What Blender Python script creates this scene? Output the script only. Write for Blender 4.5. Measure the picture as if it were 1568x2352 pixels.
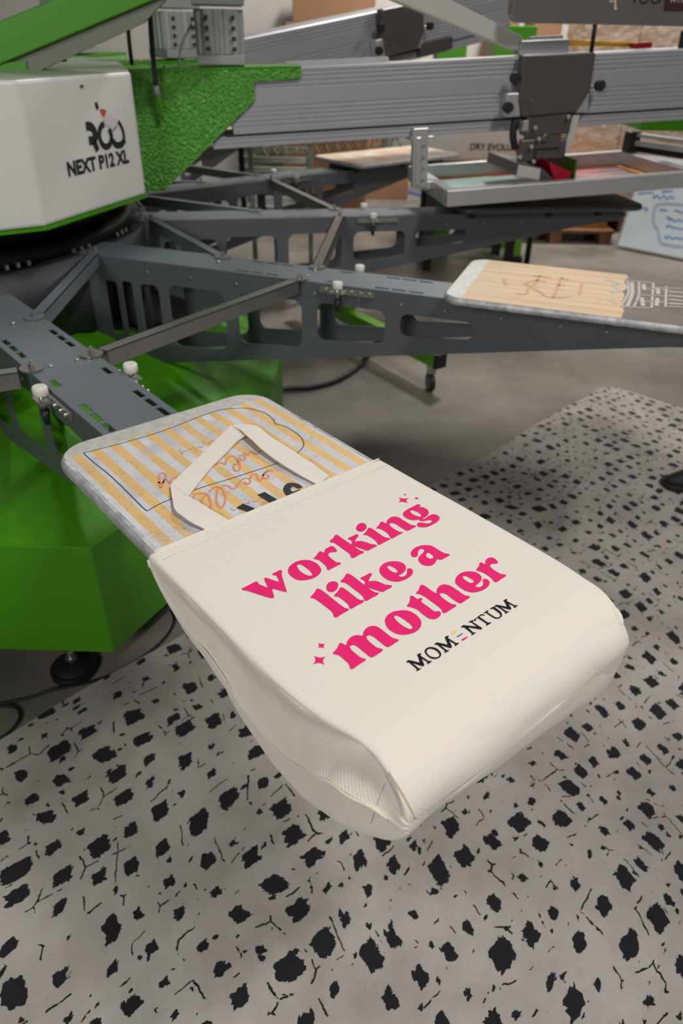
import bpy, bmesh, math, random
from math import radians as R, cos, sin, pi, atan2, hypot
from mathutils import Vector, Matrix
from mathutils.geometry import tessellate_polygon
random.seed(7)
for o in list(bpy.data.objects): bpy.data.objects.remove(o)
SC = bpy.context.scene; COL = SC.collection

# ------------------------------------------------------------------ camera
W_, H_ = 1568, 2352
FPX = 1651.57; PITCH = R(33.788); ROLL = R(1.119); CZ = 1.48
_f = Vector((0, cos(PITCH), -sin(PITCH))); _r = Vector((1, 0, 0)); _u = _r.cross(_f)
CR = cos(ROLL)*_r + sin(ROLL)*_u; CU = -sin(ROLL)*_r + cos(ROLL)*_u; CF = _f
cd = bpy.data.cameras.new('camera'); cam = bpy.data.objects.new('camera', cd); COL.objects.link(cam)
m = Matrix((CR, CU, -CF)).transposed().to_4x4(); m.translation = Vector((0, 0, CZ)); cam.matrix_world = m
cd.sensor_fit = 'VERTICAL'; cd.sensor_height = 36; cd.lens = 36*FPX/H_
cd.clip_start = .01; cd.clip_end = 100
cd.dof.use_dof = True; cd.dof.focus_distance = .93; cd.dof.aperture_fstop = 5.0
SC.camera = cam
# ------------------------------------------------------------------ view, world, lights
SC.view_settings.view_transform = 'Standard'; SC.view_settings.look = 'None'
SC.view_settings.exposure = -0.12; SC.view_settings.gamma = 1
w = bpy.data.worlds.new('world'); SC.world = w; w.use_nodes = True
w.node_tree.nodes['Background'].inputs[0].default_value = (1, .97, .93, 1)
w.node_tree.nodes['Background'].inputs[1].default_value = .035
def area(name, loc, tgt, sx, sy, power, col=(1, .965, .91)):
    l = bpy.data.lights.new(name, 'AREA'); l.shape = 'RECTANGLE'; l.size = sx; l.size_y = sy
    l.energy = power; l.color = col
    o = bpy.data.objects.new(name, l); COL.objects.link(o); o.location = loc
    d = Vector(tgt)-Vector(loc); o.rotation_euler = d.to_track_quat('-Z', 'Y').to_euler()
    return o
area('high_bay_lamp_front', (2.0, -.8, 4.4), (.2, 1.4, 0), .7, .3, 36, (1, .975, .945))
area('high_bay_lamp_right', (1.9, .0, 4.6), (.0, 1.0, 0), .7, .3, 74, (1, .975, .945))
area('fill_lamp_behind', (-1.5, -2.4, 2.6), (-.2, .9, .8), 1.4, .7, 66, (1, .985, .965))  # added fill lamp behind the camera, brightens the bag's gusset side
area('high_bay_lamp_far', (1.3, 6.3, 4.8), (1.2, 6.3, 0), 1.0, .5, 200)
area('high_bay_lamp_back', (1.4, 6.9, 4.4), (1.2, 9.0, 2.3), 2.4, .5, 95)
area('high_bay_lamp_right_far', (4.6, 4.6, 4.8), (2.8, 4.6, .5), 1.2, .5, 75)

# ------------------------------------------------------------------ geometry helpers
def ray(x, y): return CR*(x-W_/2) - CU*(y-H_/2) + CF*FPX
def on_plane(x, y, p, n):
    d = ray(x, y); o = Vector((0, 0, CZ)); return o + d*((Vector(p)-o).dot(n)/d.dot(n))
def onz(x, y, z): return on_plane(x, y, (0, 0, z), Vector((0, 0, 1)))
def at(x, y, Y): d = ray(x, y); return Vector((0, 0, CZ)) + d*(Y/d.y)
CX, CY = -1.74468, 2.82162; A0 = -49.649
def FR(k):      # frame of arm k: x along the arm, y across it, z up
    return Matrix.Translation((CX, CY, 0)) @ Matrix.Rotation(R(A0+30*k), 4, 'Z')
WORLD = Matrix.Identity(4)
def loc_arm(k, x, y, z):
    return FR(k).inverted() @ onz(x, y, z)

MATS = {}
def mat(name, col=(.5, .5, .5), rough=.5, metal=0., bump=0., bscale=60., var=0., vscale=6., spec=.5, coat=0., bdist=.002, detail=3):
    if name in MATS: return MATS[name]
    m = bpy.data.materials.new(name); m.use_nodes = True; nt = m.node_tree; N = nt.nodes; L = nt.links
    b = N['Principled BSDF']; b.inputs['Roughness'].default_value = rough; b.inputs['Metallic'].default_value = metal
    b.inputs['Specular IOR Level'].default_value = spec; b.inputs['Coat Weight'].default_value = coat
    b.inputs['Base Color'].default_value = (*col, 1)
    tc = N.new('ShaderNodeTexCoord')
    if var > 0:
        n = N.new('ShaderNodeTexNoise'); n.inputs['Scale'].default_value = vscale; n.inputs['Detail'].default_value = 6
        L.new(tc.outputs['Object'], n.inputs['Vector'])
        r = N.new('ShaderNodeValToRGB'); r.color_ramp.elements[0].position = .3; r.color_ramp.elements[1].position = .7
        r.color_ramp.elements[0].color = (*[max(0, c*(1-var)) for c in col], 1)
        r.color_ramp.elements[1].color = (*[min(1, c*(1+var)) for c in col], 1)
        L.new(n.outputs['Fac'], r.inputs[0]); L.new(r.outputs[0], b.inputs['Base Color'])
    if bump > 0:
        n = N.new('ShaderNodeTexNoise'); n.inputs['Scale'].default_value = bscale; n.inputs['Detail'].default_value = detail
        L.new(tc.outputs['Object'], n.inputs['Vector'])
        bp = N.new('ShaderNodeBump'); bp.inputs['Strength'].default_value = bump; bp.inputs['Distance'].default_value = bdist
        L.new(n.outputs['Fac'], bp.inputs['Height']); L.new(bp.outputs[0], b.inputs['Normal'])
    MATS[name] = m; return m
def sr(r, g, b):
    f = lambda c: (c/255/12.92 if c/255 <= .04045 else ((c/255+.055)/1.055)**2.4)
    return (f(r), f(g), f(b))

class MB:
    def __init__(s): s.v = []; s.f = []; s.smooth = []
    def add(s, vs, fs, sm=False):
        o = len(s.v); s.v += [Vector(v) for v in vs]; s.f += [[i+o for i in f] for f in fs]; s.smooth += [sm]*len(fs); return s
    def box(s, x0, x1, y0, y1, z0, z1, M=None):
        vs = [Vector((x, y, z)) for z in (z0, z1) for y in (y0, y1) for x in (x0, x1)]
        if M: vs = [M @ v for v in vs]
        return s.add(vs, [[0, 2, 3, 1], [4, 5, 7, 6], [0, 1, 5, 4], [2, 6, 7, 3], [0, 4, 6, 2], [1, 3, 7, 5]])
    def prism(s, pts, d, holes=()):   # pts: 3D planar outline, d: extrusion vector; optional holes
        d = Vector(d); loops = [[Vector(p) for p in pts]] + [[Vector(p) for p in h] for h in holes]
        tris = tessellate_polygon(loops); flat = [p for l in loops for p in l]; n = len(flat)
        s.add(flat + [p+d for p in flat], [list(t) for t in tris] + [[i+n for i in reversed(t)] for t in tris])
        base = len(s.v)-2*n; o = 0
        for l in loops:
            k = len(l)
            for i in range(k):
                j = (i+1) % k; s.f.append([base+o+i, base+o+j, base+o+j+n, base+o+i+n]); s.smooth.append(False)
            o += k
        return s
    def flat(s, pts, holes=()):
        loops = [[Vector(p) for p in pts]] + [[Vector(p) for p in h] for h in holes]
        tris = tessellate_polygon(loops); flat = [p for l in loops for p in l]
        return s.add(flat, [list(t) for t in tris])
    def tube(s, pts, r, seg=10, closed=False, sm=True):
        pts = [Vector(p) for p in pts]; n = len(pts); rs = r if isinstance(r, (list, tuple)) else [r]*n
        t = (pts[1]-pts[0]).normalized(); a = t.orthogonal().normalized(); rings = []; vs = []
        for i, p in enumerate(pts):
            if i == 0: tt = pts[1]-pts[0]
            elif i == n-1: tt = pts[-1]-pts[-2]
            else: tt = (pts[i+1]-pts[i]).normalized() + (pts[i]-pts[i-1]).normalized()
            tt = tt.normalized(); a = (a - tt*a.dot(tt)).normalized(); b = tt.cross(a)
            vs += [p + (a*cos(2*pi*j/seg)+b*sin(2*pi*j/seg))*rs[i] for j in range(seg)]
        fs = [[i*seg+j, i*seg+(j+1) % seg, (i+1)*seg+(j+1) % seg, (i+1)*seg+j] for i in range(n-1) for j in range(seg)]
        s.add(vs, fs, sm); o = len(s.v)-n*seg
        s.f.append([o+j for j in reversed(range(seg))]); s.f.append([o+(n-1)*seg+j for j in range(seg)]); s.smooth += [False]*2
        return s
    def cyl(s, p0, p1, r, seg=20): return s.tube([p0, p1], r, seg)
    def build(s, name, m, parent=None, bev=0., seg=2, frame=None, org=(0, 0, 0), sub=0):
        me = bpy.data.meshes.new(name); org = Vector(org)
        me.from_pydata([v-org for v in s.v], [], s.f); me.update()
        for p, sm in zip(me.polygons, s.smooth): p.use_smooth = sm
        bm = bmesh.new(); bm.from_mesh(me); bmesh.ops.remove_doubles(bm, verts=bm.verts, dist=1e-6)
        bmesh.ops.recalc_face_normals(bm, faces=bm.faces); bm.to_mesh(me); bm.free()
        me.materials.append(m)
        o = bpy.data.objects.new(name, me); COL.objects.link(o)
        if bev > 0:
            b = o.modifiers.new('bevel', 'BEVEL'); b.width = bev; b.segments = seg; b.limit_method = 'ANGLE'; b.angle_limit = R(35)
        if sub:
            b = o.modifiers.new('subdivision', 'SUBSURF'); b.levels = sub; b.render_levels = sub
        if parent is not None: o.parent = parent
        elif frame is not None: o.matrix_world = frame @ Matrix.Translation(org)
        else: o.location = org
        return o
SPLIT = {'rivet', 'hub_bolt', 'bolt', 'clamp', 'mounting_hole', 'hanger_bolt', 'adjusting_bolt', 'guide_rail', 'side_bracket', 'motor_flange', 'head_bracket', 'orange_tape', 'red_cap', 'top_rail', 'sparkle_print', 'script_lettering'}
def loose(mb):
    par = list(range(len(mb.v)))
    def find(i):
        while par[i] != i: par[i] = par[par[i]]; i = par[i]
        return i
    for f in mb.f:
        for i in f[1:]: par[find(i)] = find(f[0])
    groups = {}
    for k, f in enumerate(mb.f): groups.setdefault(find(f[0]), []).append(k)
    out = []
    for g in groups.values():
        idx = sorted({i for k in g for i in mb.f[k]}); mp = {i: j for j, i in enumerate(idx)}; q = MB()
        q.v = [mb.v[i] for i in idx]; q.f = [[mp[i] for i in mb.f[k]] for k in g]; q.smooth = [mb.smooth[k] for k in g]; out.append(q)
    return out
class Thing:
    """an Empty at the thing's base; parts are built in the thing's own frame"""
    def __init__(s, name, label, cat, frame=None, org=(0, 0, 0), group=None):
        s.e = bpy.data.objects.new(name, None); COL.objects.link(s.e); s.org = Vector(org); s.frame = frame or WORLD
        s.e.empty_display_size = .05
        s.e.matrix_world = s.frame @ Matrix.Translation(s.org); s.e['label'] = label; s.e['category'] = cat
        if group: s.e['group'] = group
    def part(s, mb, name, m, bev=0., seg=2, parent=None, sub=0, label=None):
        if name in SPLIT:
            o = None
            for piece in loose(mb): o = piece.build(name, m, parent or s.e, bev, seg, org=s.org, sub=sub)
            return o
        o = mb.build(name, m, parent or s.e, bev, seg, org=s.org, sub=sub)
        if label: o['label'] = label
        return o
def tag(o, label, cat, group=None, kind=None):
    o['label'] = label; o['category'] = cat
    if group: o['group'] = group
    if kind: o['kind'] = kind
    return o
def copy_thing(e, M, label=None):
    """copy of a thing with its parts and their sub-parts"""
    def rec(o, par):
        c = o.copy(); COL.objects.link(c); c.parent = par
        for ch in list(o.children): rec(ch, c)
        return c
    r = rec(e, None); r.matrix_world = M
    if label: r['label'] = label
    return r
def cr(pts, n=5, closed=True):     # Catmull-Rom through points
    P = [Vector(p) for p in pts]; k = len(P); out = []
    rng = range(k) if closed else range(k-1)
    for i in rng:
        if closed: a, b, c, d = P[i-1], P[i], P[(i+1) % k], P[(i+2) % k]
        else: a, b, c, d = P[max(i-1, 0)], P[i], P[i+1], P[min(i+2, k-1)]
        for j in range(n):
            t = j/n
            out.append(.5*((2*b)+(c-a)*t+(2*a-5*b+4*c-d)*t*t+(3*b-a-3*c+d)*t**3))
    if not closed: out.append(P[-1])
    return out
def ribbon(mb, pts, wd, nrm, h=.0004):   # flat strip of width wd along pts lying on a surface with normal nrm
    n = Vector(nrm).normalized(); pts = [Vector(p) for p in pts]; L_, R_ = [], []
    for i, p in enumerate(pts):
        t = (pts[min(i+1, len(pts)-1)]-pts[max(i-1, 0)]).normalized(); sd = n.cross(t).normalized()
        ww = wd[i] if isinstance(wd, (list, tuple)) else wd
        L_.append(p+sd*ww/2+n*h); R_.append(p-sd*ww/2+n*h)
    k = len(pts); mb.add(L_+R_, [[i, i+1, k+i+1, k+i] for i in range(k-1)])
def rrect(x0, x1, y0, y1, r, n=6):
    out = []
    for cx, cy, a in ((x1-r, y1-r, 0), (x0+r, y1-r, 90), (x0+r, y0+r, 180), (x1-r, y0+r, 270)):
        for j in range(n+1): t = R(a+90*j/n); out.append((cx+r*cos(t), cy+r*sin(t)))
    return out
def text_mb(txt, size, M, bold=.0, xs=1., spacing=1.):
    cu = bpy.data.curves.new('lettering', 'FONT'); cu.body = txt; cu.size = size; cu.offset = bold; cu.space_character = spacing
    o = bpy.data.objects.new('lettering', cu); COL.objects.link(o)
    dg = bpy.context.evaluated_depsgraph_get(); me = bpy.data.meshes.new_from_object(o.evaluated_get(dg))
    mb = MB(); mb.add([M @ Vector((v.co.x*xs, v.co.y, 0)) for v in me.vertices], [list(p.vertices) for p in me.polygons])
    bpy.data.objects.remove(o); bpy.data.curves.remove(cu); return mb

# ------------------------------------------------------------------ materials
GREEN = mat('green_powder_coat', sr(70, 144, 0), .42, bump=.12, bscale=220, bdist=.0008)
GREENH = mat('green_hammered_coat', sr(98, 176, 62), .24, bump=1.0, bscale=110, bdist=.022, detail=1, spec=1.0)
DGREEN = mat('dark_green_paint', sr(50, 105, 12), .5)
ARM = mat('blue_grey_steel_paint', sr(116, 125, 132), .38, metal=.25, var=.05, bump=.08, bscale=40)
ARMD = mat('grey_steel_paint', sr(98, 101, 107), .42, metal=.2, var=.06, vscale=3)
BAR = mat('brushed_steel_bar', sr(150, 150, 148), .3, metal=.8, var=.05)
ALU = mat('anodised_aluminium', sr(190, 190, 194), .42, metal=.55, var=.02)
ALUB = mat('bright_aluminium', sr(205, 205, 205), .35, metal=.6, var=.04)
BLACK = mat('black_rubber', (.012, .012, .013), .55)
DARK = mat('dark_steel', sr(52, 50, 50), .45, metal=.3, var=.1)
COVER = mat('dark_brown_steel_cover', sr(104, 98, 97), .38, metal=.5, var=.06, vscale=5)
WHITE = mat('white_powder_coat', sr(222, 220, 216), .5, var=.015)
LGREY = mat('light_grey_paint', sr(188, 188, 180), .45, var=.03)
MOTOR = mat('grey_motor_paint', sr(160, 163, 163), .45, metal=.2, var=.05)
KNOBW = mat('white_nylon', sr(225, 222, 212), .4)
CHROME = mat('zinc_bolt', sr(190, 190, 185), .3, metal=.9)
CARD = mat('cardboard', sr(150, 112, 84), .8, var=.12, vscale=2.5)
CARDT = mat('tan_cardboard', sr(190, 152, 118), .8, var=.1, vscale=2.5)
WOOD = mat('pallet_wood', sr(120, 84, 56), .8, var=.2, vscale=8)
ORANGE = mat('orange_board', sr(186, 120, 40), .7, var=.2)
RED = mat('red_rubber', sr(158, 12, 38), .5)
INK = mat('black_ink', (.012, .012, .016), .6)
PINK = mat('pink_ink', sr(240, 40, 118), .8, var=.03, vscale=80, spec=.15)
NAVY = mat('navy_ink', sr(30, 26, 34), .8, spec=.15)
YEL = mat('yellow_ink', sr(252, 212, 110), .6)
BLU = mat('blue_ink', sr(20, 100, 170), .6)
YELP = mat('yellow_paint', sr(235, 175, 40), .5)
BLUEP = mat('blue_strap', sr(20, 90, 190), .5)
WIRE = mat('translucent_hose', sr(176, 166, 128), .3)

# ------------------------------------------------------------------ setting: floor and back wall
def floor_mat():
    m = mat('polished_concrete', sr(150, 143, 136), .33, spec=.35); nt = m.node_tree; N = nt.nodes; L = nt.links; b = N['Principled BSDF']
    tc = N.new('ShaderNodeTexCoord'); n = N.new('ShaderNodeTexNoise'); n.inputs['Scale'].default_value = 1.6; n.inputs['Detail'].default_value = 9
    n.inputs['Roughness'].default_value = .6
    L.new(tc.outputs['Object'], n.inputs['Vector']); r = N.new('ShaderNodeValToRGB')
    r.color_ramp.elements[0].position = .32; r.color_ramp.elements[1].position = .72
    r.color_ramp.elements[0].color = (*sr(98, 93, 88), 1); r.color_ramp.elements[1].color = (*sr(146, 139, 131), 1)
    L.new(n.outputs['Fac'], r.inputs[0]); L.new(r.outputs[0], b.inputs['Base Color'])
    r2 = N.new('ShaderNodeMapRange'); r2.inputs[3].default_value = .28; r2.inputs[4].default_value = .5
    L.new(n.outputs['Fac'], r2.inputs[0]); L.new(r2.outputs[0], b.inputs['Roughness']); return m
o = MB().box(-7, 7, -3, 9.2, -.06, 0).build('floor', floor_mat()); o['kind'] = 'structure'
o = MB().box(-7, 7, 9.0, 9.15, 0, 4.2).build('wall_back', mat('wall_paint', sr(200, 196, 190), .8, var=.03, vscale=1)); o['kind'] = 'structure'

# ------------------------------------------------------------------ rug
def rug_mat():
    m = mat('rug_pile', (.5, .5, .5), .95, spec=.1); nt = m.node_tree; N = nt.nodes; L = nt.links; b = N['Principled BSDF']
    b.inputs['Sheen Weight'].default_value = .15
    tc = N.new('ShaderNodeTexCoord')
    def math_(op, a, c=None, v=None):
        x = N.new('ShaderNodeMath'); x.operation = op; x.use_clamp = False
        if hasattr(a, 'links'): L.new(a, x.inputs[0])
        else: x.inputs[0].default_value = a
        if c is not None:
            if hasattr(c, 'links'): L.new(c, x.inputs[1])
            else: x.inputs[1].default_value = c
        return x.outputs[0]
    # jagged edge distortion
    def distort(scale, amt, src):
        nz = N.new('ShaderNodeTexNoise'); nz.inputs['Scale'].default_value = scale; nz.inputs['Detail'].default_value = 2
        L.new(src, nz.inputs['Vector'])
        s_ = N.new('ShaderNodeVectorMath'); s_.operation = 'SUBTRACT'; L.new(nz.outputs['Color'], s_.inputs[0]); s_.inputs[1].default_value = (.5, .5, .5)
        k_ = N.new('ShaderNodeVectorMath'); k_.operation = 'SCALE'; L.new(s_.outputs[0], k_.inputs[0]); k_.inputs['Scale'].default_value = amt
        a_ = N.new('ShaderNodeVectorMath'); a_.operation = 'ADD'; L.new(src, a_.inputs[0]); L.new(k_.outputs[0], a_.inputs[1]); return a_.outputs[0]
    vl = N.new('ShaderNodeVectorMath'); vl.operation = 'LENGTH'; L.new(tc.outputs['Object'], vl.inputs[0])
    ks = math_('SUBTRACT', 1.55, math_('MULTIPLY', vl.outputs['Value'], .11))      # the blots are set closer towards the far corner
    vs_ = N.new('ShaderNodeVectorMath'); vs_.operation = 'SCALE'; L.new(tc.outputs['Object'], vs_.inputs[0]); L.new(ks, vs_.inputs['Scale'])
    v0 = distort(1.6, .22, vs_.outputs[0]); v = distort(26, .020, v0); v = distort(80, .017, v); v = distort(210, .009, v)
    mp = N.new('ShaderNodeMapping'); mp.inputs['Scale'].default_value = (13, 11.5, .01); mp.inputs['Rotation'].default_value = (0, 0, R(12)); L.new(v, mp.inputs['Vector'])
    f1 = N.new('ShaderNodeTexVoronoi'); f1.voronoi_dimensions = '2D'; f1.inputs['Scale'].default_value = 1; f1.inputs['Randomness'].default_value = .38; f1.distance = 'MINKOWSKI'; f1.inputs['Exponent'].default_value = 6.0
    L.new(mp.outputs[0], f1.inputs['Vector'])
    ed = N.new('ShaderNodeTexVoronoi'); ed.voronoi_dimensions = '2D'; ed.feature = 'DISTANCE_TO_EDGE'; ed.inputs['Scale'].default_value = 1; ed.inputs['Randomness'].default_value = .42
    v2 = distort(60, .010, v0); mpe = N.new('ShaderNodeMapping'); mpe.inputs['Scale'].default_value = (13, 11.5, .01); mpe.inputs['Rotation'].default_value = (0, 0, R(12)); L.new(v2, mpe.inputs['Vector'])
    L.new(mpe.outputs[0], ed.inputs['Vector'])
    sep = N.new('ShaderNodeSeparateColor'); L.new(f1.outputs['Color'], sep.inputs[0])
    rad = math_('ADD', math_('MULTIPLY', sep.outputs[0], .21), .08)         # blot size differs from cell to cell
    blot = math_('LESS_THAN', f1.outputs['Distance'], rad)
    # thin broken lines between some cells
    mk = N.new('ShaderNodeTexNoise'); mk.inputs['Scale'].default_value = 19; mk.inputs['Detail'].default_value = 3; L.new(tc.outputs['Object'], mk.inputs['Vector'])
    line = math_('MULTIPLY', math_('LESS_THAN', ed.outputs['Distance'], .022), math_('GREATER_THAN', mk.outputs['Fac'], .57))
    # small specks
    mp2 = N.new('ShaderNodeMapping'); mp2.inputs['Scale'].default_value = (26, 26, .01); L.new(v, mp2.inputs['Vector'])
    f2 = N.new('ShaderNodeTexVoronoi'); f2.voronoi_dimensions = '2D'; f2.inputs['Scale'].default_value = 1; f2.inputs['Randomness'].default_value = .9; L.new(mp2.outputs[0], f2.inputs['Vector'])
    sp2 = N.new('ShaderNodeSeparateColor'); L.new(f2.outputs['Color'], sp2.inputs[0])
    speck = math_('LESS_THAN', f2.outputs['Distance'], math_('SUBTRACT', math_('MULTIPLY', sp2.outputs[1], .5), .31))
    ink = math_('MAXIMUM', math_('MAXIMUM', blot, line), speck)
    base = N.new('ShaderNodeValToRGB'); nb = N.new('ShaderNodeTexNoise'); nb.inputs['Scale'].default_value = 3; nb.inputs['Detail'].default_value = 8; nb.inputs['Roughness'].default_value = .7
    L.new(tc.outputs['Object'], nb.inputs['Vector']); L.new(nb.outputs['Fac'], base.inputs[0])
    base.color_ramp.elements[0].position = .3; base.color_ramp.elements[1].position = .7
    base.color_ramp.elements[0].color = (*sr(150, 142, 137), 1); base.color_ramp.elements[1].color = (*sr(186, 181, 175), 1)
    mx = N.new('ShaderNodeMix'); mx.data_type = 'RGBA'; L.new(ink, mx.inputs[0]); L.new(base.outputs[0], mx.inputs[6]); mx.inputs[7].default_value = (*sr(34, 33, 37), 1)
    L.new(mx.outputs[2], b.inputs['Base Color'])
    fz = N.new('ShaderNodeTexNoise'); fz.inputs['Scale'].default_value = 260; fz.inputs['Detail'].default_value = 3; L.new(tc.outputs['Object'], fz.inputs['Vector'])
    bp = N.new('ShaderNodeBump'); bp.inputs['Strength'].default_value = .6; bp.inputs['Distance'].default_value = .003
    L.new(fz.outputs['Fac'], bp.inputs['Height']); L.new(bp.outputs[0], b.inputs['Normal'])
    return m
rc = Vector((1.335, 3.42, 0)); ra = R(46.3)        # far corner of the rug, direction of its long left edge
FRUG = Matrix.Translation(rc) @ Matrix.Rotation(ra, 4, 'Z')
out = rrect(-3.6, 0, -2.6, 0, .10, 8)
dense = []
for i in range(len(out)):
    a = Vector((*out[i], 0)); b_ = Vector((*out[(i+1) % len(out)], 0)); n = max(1, int((b_-a).length/.06))
    for j in range(n):
        p = a.lerp(b_, j/n); dense.append(p + Vector((sin(p.x*9+p.y*7)*.007+random.uniform(-.002, .002), sin(p.x*8-p.y*11)*.007+random.uniform(-.002, .002), 0)))
o = MB().prism(dense, (0, 0, .011)).build('rug', rug_mat(), frame=FRUG, bev=.004)
tag(o, 'grey pile rug with irregular black blots on the concrete floor', 'rug')

# ------------------------------------------------------------------ pedestal of the press
t = Thing('press_pedestal', 'green faceted steel base of the press on levelling feet', 'machine base', org=(CX, CY, 0))
zb = .13
bot = [(-.583, 1.340), (-.30, 1.90), (-.262, 2.10), (-.262, 2.86), (-.52, 3.45), (-1.1, 4.1), (-2.3, 4.1), (-3.0, 3.3), (-3.1, 2.3), (-2.7, 1.36)]
ztp = [.47, .44, .40, .36, .36, .45, .45, .45, .45, .47]
n = len(bot); mb = MB()
b0 = [Vector((x, y, zb)) for x, y in bot]; b1 = [Vector((x, y, z)) for (x, y), z in zip(bot, ztp)]
c2 = []
for x, y in bot:
    d = Vector((x-CX, y-CY)); d = d.normalized()*.62; c2.append(Vector((CX+d.x, CY+d.y, .70)))
mb.add(b0+b1+c2, [[i, (i+1) % n, n+(i+1) % n, n+i] for i in range(n)] + [[n+i, n+(i+1) % n, 2*n+(i+1) % n, 2*n+i] for i in range(n)] + [list(range(n))[::-1], [2*n+i for i in range(n)]])
t.part(mb, 'housing', GREEN, bev=.004)
t.part(MB().cyl((CX, CY, .69), (CX, CY, .99), .55, 40), 'column', BLACK)
t.part(MB().tube([(CX, CY, .54), (CX, CY, .73)], [1.12, .60], 60), 'shade_cone', DARK)  # dark cone added over the green top, stands in for shade around the hub
for fx, fy in ((-.728, 1.40), (-.42, 2.55), (-2.4, 1.6), (-1.2, 3.9)):
    lf = t.part(MB().cyl((fx, fy, 0.0), (fx, fy, .018), .062, 32).tube([(fx, fy, .018), (fx, fy, .03)], [.05, .022], 32), 'levelling_foot', BLACK, bev=.002)
    s_ = MB().cyl((fx, fy, .03), (fx, fy, .10), .0095, 14); s_.tube([(fx, fy, .046), (fx, fy, .056)], .017, 6, sm=False)
    t.part(s_, 'screw', CHROME, parent=lf)
    t.part(MB().tube([(fx, fy, .09), (fx, fy, .14)], [.022, .030], 20), 'foot_socket', GREEN)
# small black emblem on the right hand panel
pl = [onz(590, 915, .2) + Vector((.02, 0, 0))]

# ------------------------------------------------------------------ rotary carousel
car = Thing('rotary_carousel', 'grey steel carousel of slotted arms joined by struts around the press', 'carousel', org=(CX, CY, 0))
def zlow(r): return .504+.1835*(r-1.137)
def arm_parts(k):
    F = FR(k)
    def loc(mb):  # arm frame -> world
        mb.v = [F @ v for v in mb.v]; return mb
    hole_w = [(1.52, 1.738, None, .798, .028), (1.788, 2.004, None, .800, .026), (2.05, 2.266, None, .800, .022), (1.272, 1.475, None, .792, .03)]
    root = [(1.03, 1.075, .60, .78, .012), (1.095, 1.135, .60, .785, .012), (1.165, 1.235, .62, .785, .02)]
    def webholes(s):
        hs = []
        for r0, r1, zl, zh, rr in hole_w:
            pts = []
            for x, y in rrect(0, 1, 0, 1, .001, 1): pass
            zl0 = zlow(r0)+.052; zl1 = zlow(r1)+.046
            q = rrect(r0, r1, 0, 1, rr, 5); h = zh-(zl0+zl1)/2
            q = rrect(r0, r1, (zl0+zl1)/2, zh, min(rr, h/2.05), 5)
            out_ = []
            for x, z in q:
                f = (zh-z)/h; tlt = (zl0+(zl1-zl0)*(x-r0)/(r1-r0))-(zl0+zl1)/2
                out_.append(Vector((x, s, z+tlt*f*.5)))
            hs.append(out_)
        for r0, r1, z0, z1, rr in root: hs.append([Vector((x, s, z)) for x, z in rrect(r0, r1, z0, z1, rr, 4)])
        return hs
    mb = MB(); slots = []
    for sg in (-1, 1):
        for r0 in (1.512, 1.562, 1.612, 1.812, 1.963, 2.014, 2.065):
            slots.append([Vector((x, y, .857)) for x, y in rrect(r0, r0+.043, sg*.0565-.0065, sg*.0565+.0065, .001, 1)])
    mb.prism([(.93, -.077, .857), (2.96, -.077, .857), (2.96, .077, .857), (.93, .077, .857)], (0, 0, .003), slots)
    arm = car.part(loc(mb), 'arm', ARM)
    for sg in (-1, 1):
        s0 = sg*.077
        prof = [(.95, .857), (2.96, .857), (2.96, zlow(2.78)+.02), (2.78, zlow(2.78)), (1.08, zlow(1.08)), (1.0, .52), (.95, .58)]
        mb = MB().prism([(x, s0, z) for x, z in prof], (0, -sg*.004, 0), webholes(s0))
        car.part(loc(mb), 'side_web', ARMD, parent=arm)
    mb = MB()
    for sg in (-1, 1):
        for r_ in (1.20, 1.36, 1.52, 1.68, 1.78, 1.92, 2.05, 2.18, 2.34, 2.50, 2.62):
            mb.tube([(r_, sg*.076, .825), (r_, sg*.081, .825)], [.006, .0035], 10)
        mb.tube([(1.74, sg*.03, .859), (1.74, sg*.03, .864)], .005, 8)
    mb.tube([(1.42, .0, .859), (1.42, .0, .866)], .006, 8)
    car.part(loc(mb), 'rivet', CHROME, parent=arm)
    for sg in (-1, 1):
        s0 = sg*.0985
        mb = MB().box(1.80, 1.97, min(sg*.078, sg*.086), max(sg*.078, sg*.086), .836, .852)
        mb.box(1.84, 1.885, min(sg*.08, sg*.112), max(sg*.08, sg*.112), .842, .846)
        mb.tube([(1.862, s0, .82), (1.862, s0, .862)], .006, 10)
        for r_ in (1.82, 1.90, 1.93, 1.955): mb.tube([(r_, sg*.084, .844), (r_, sg*.092, .844)], .006, 8)
        br = car.part(loc(mb), 'stop_bracket', CHROME, parent=arm)
        mb = MB().tube([(1.862, s0, .855), (1.862, s0, .858), (1.862, s0, .872), (1.862, s0, .875)], [.013, .0155, .0155, .013], 20)
        car.part(loc(mb), 'bumper', KNOBW, parent=arm)
        mb = MB().tube([(1.862, s0, .822), (1.862, s0, .79)], [.010, .006], 12)
        car.part(loc(mb), 'rubber_tip', BLACK, parent=arm)
    return arm
for k in range(-1, 6): arm_parts(k)
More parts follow.
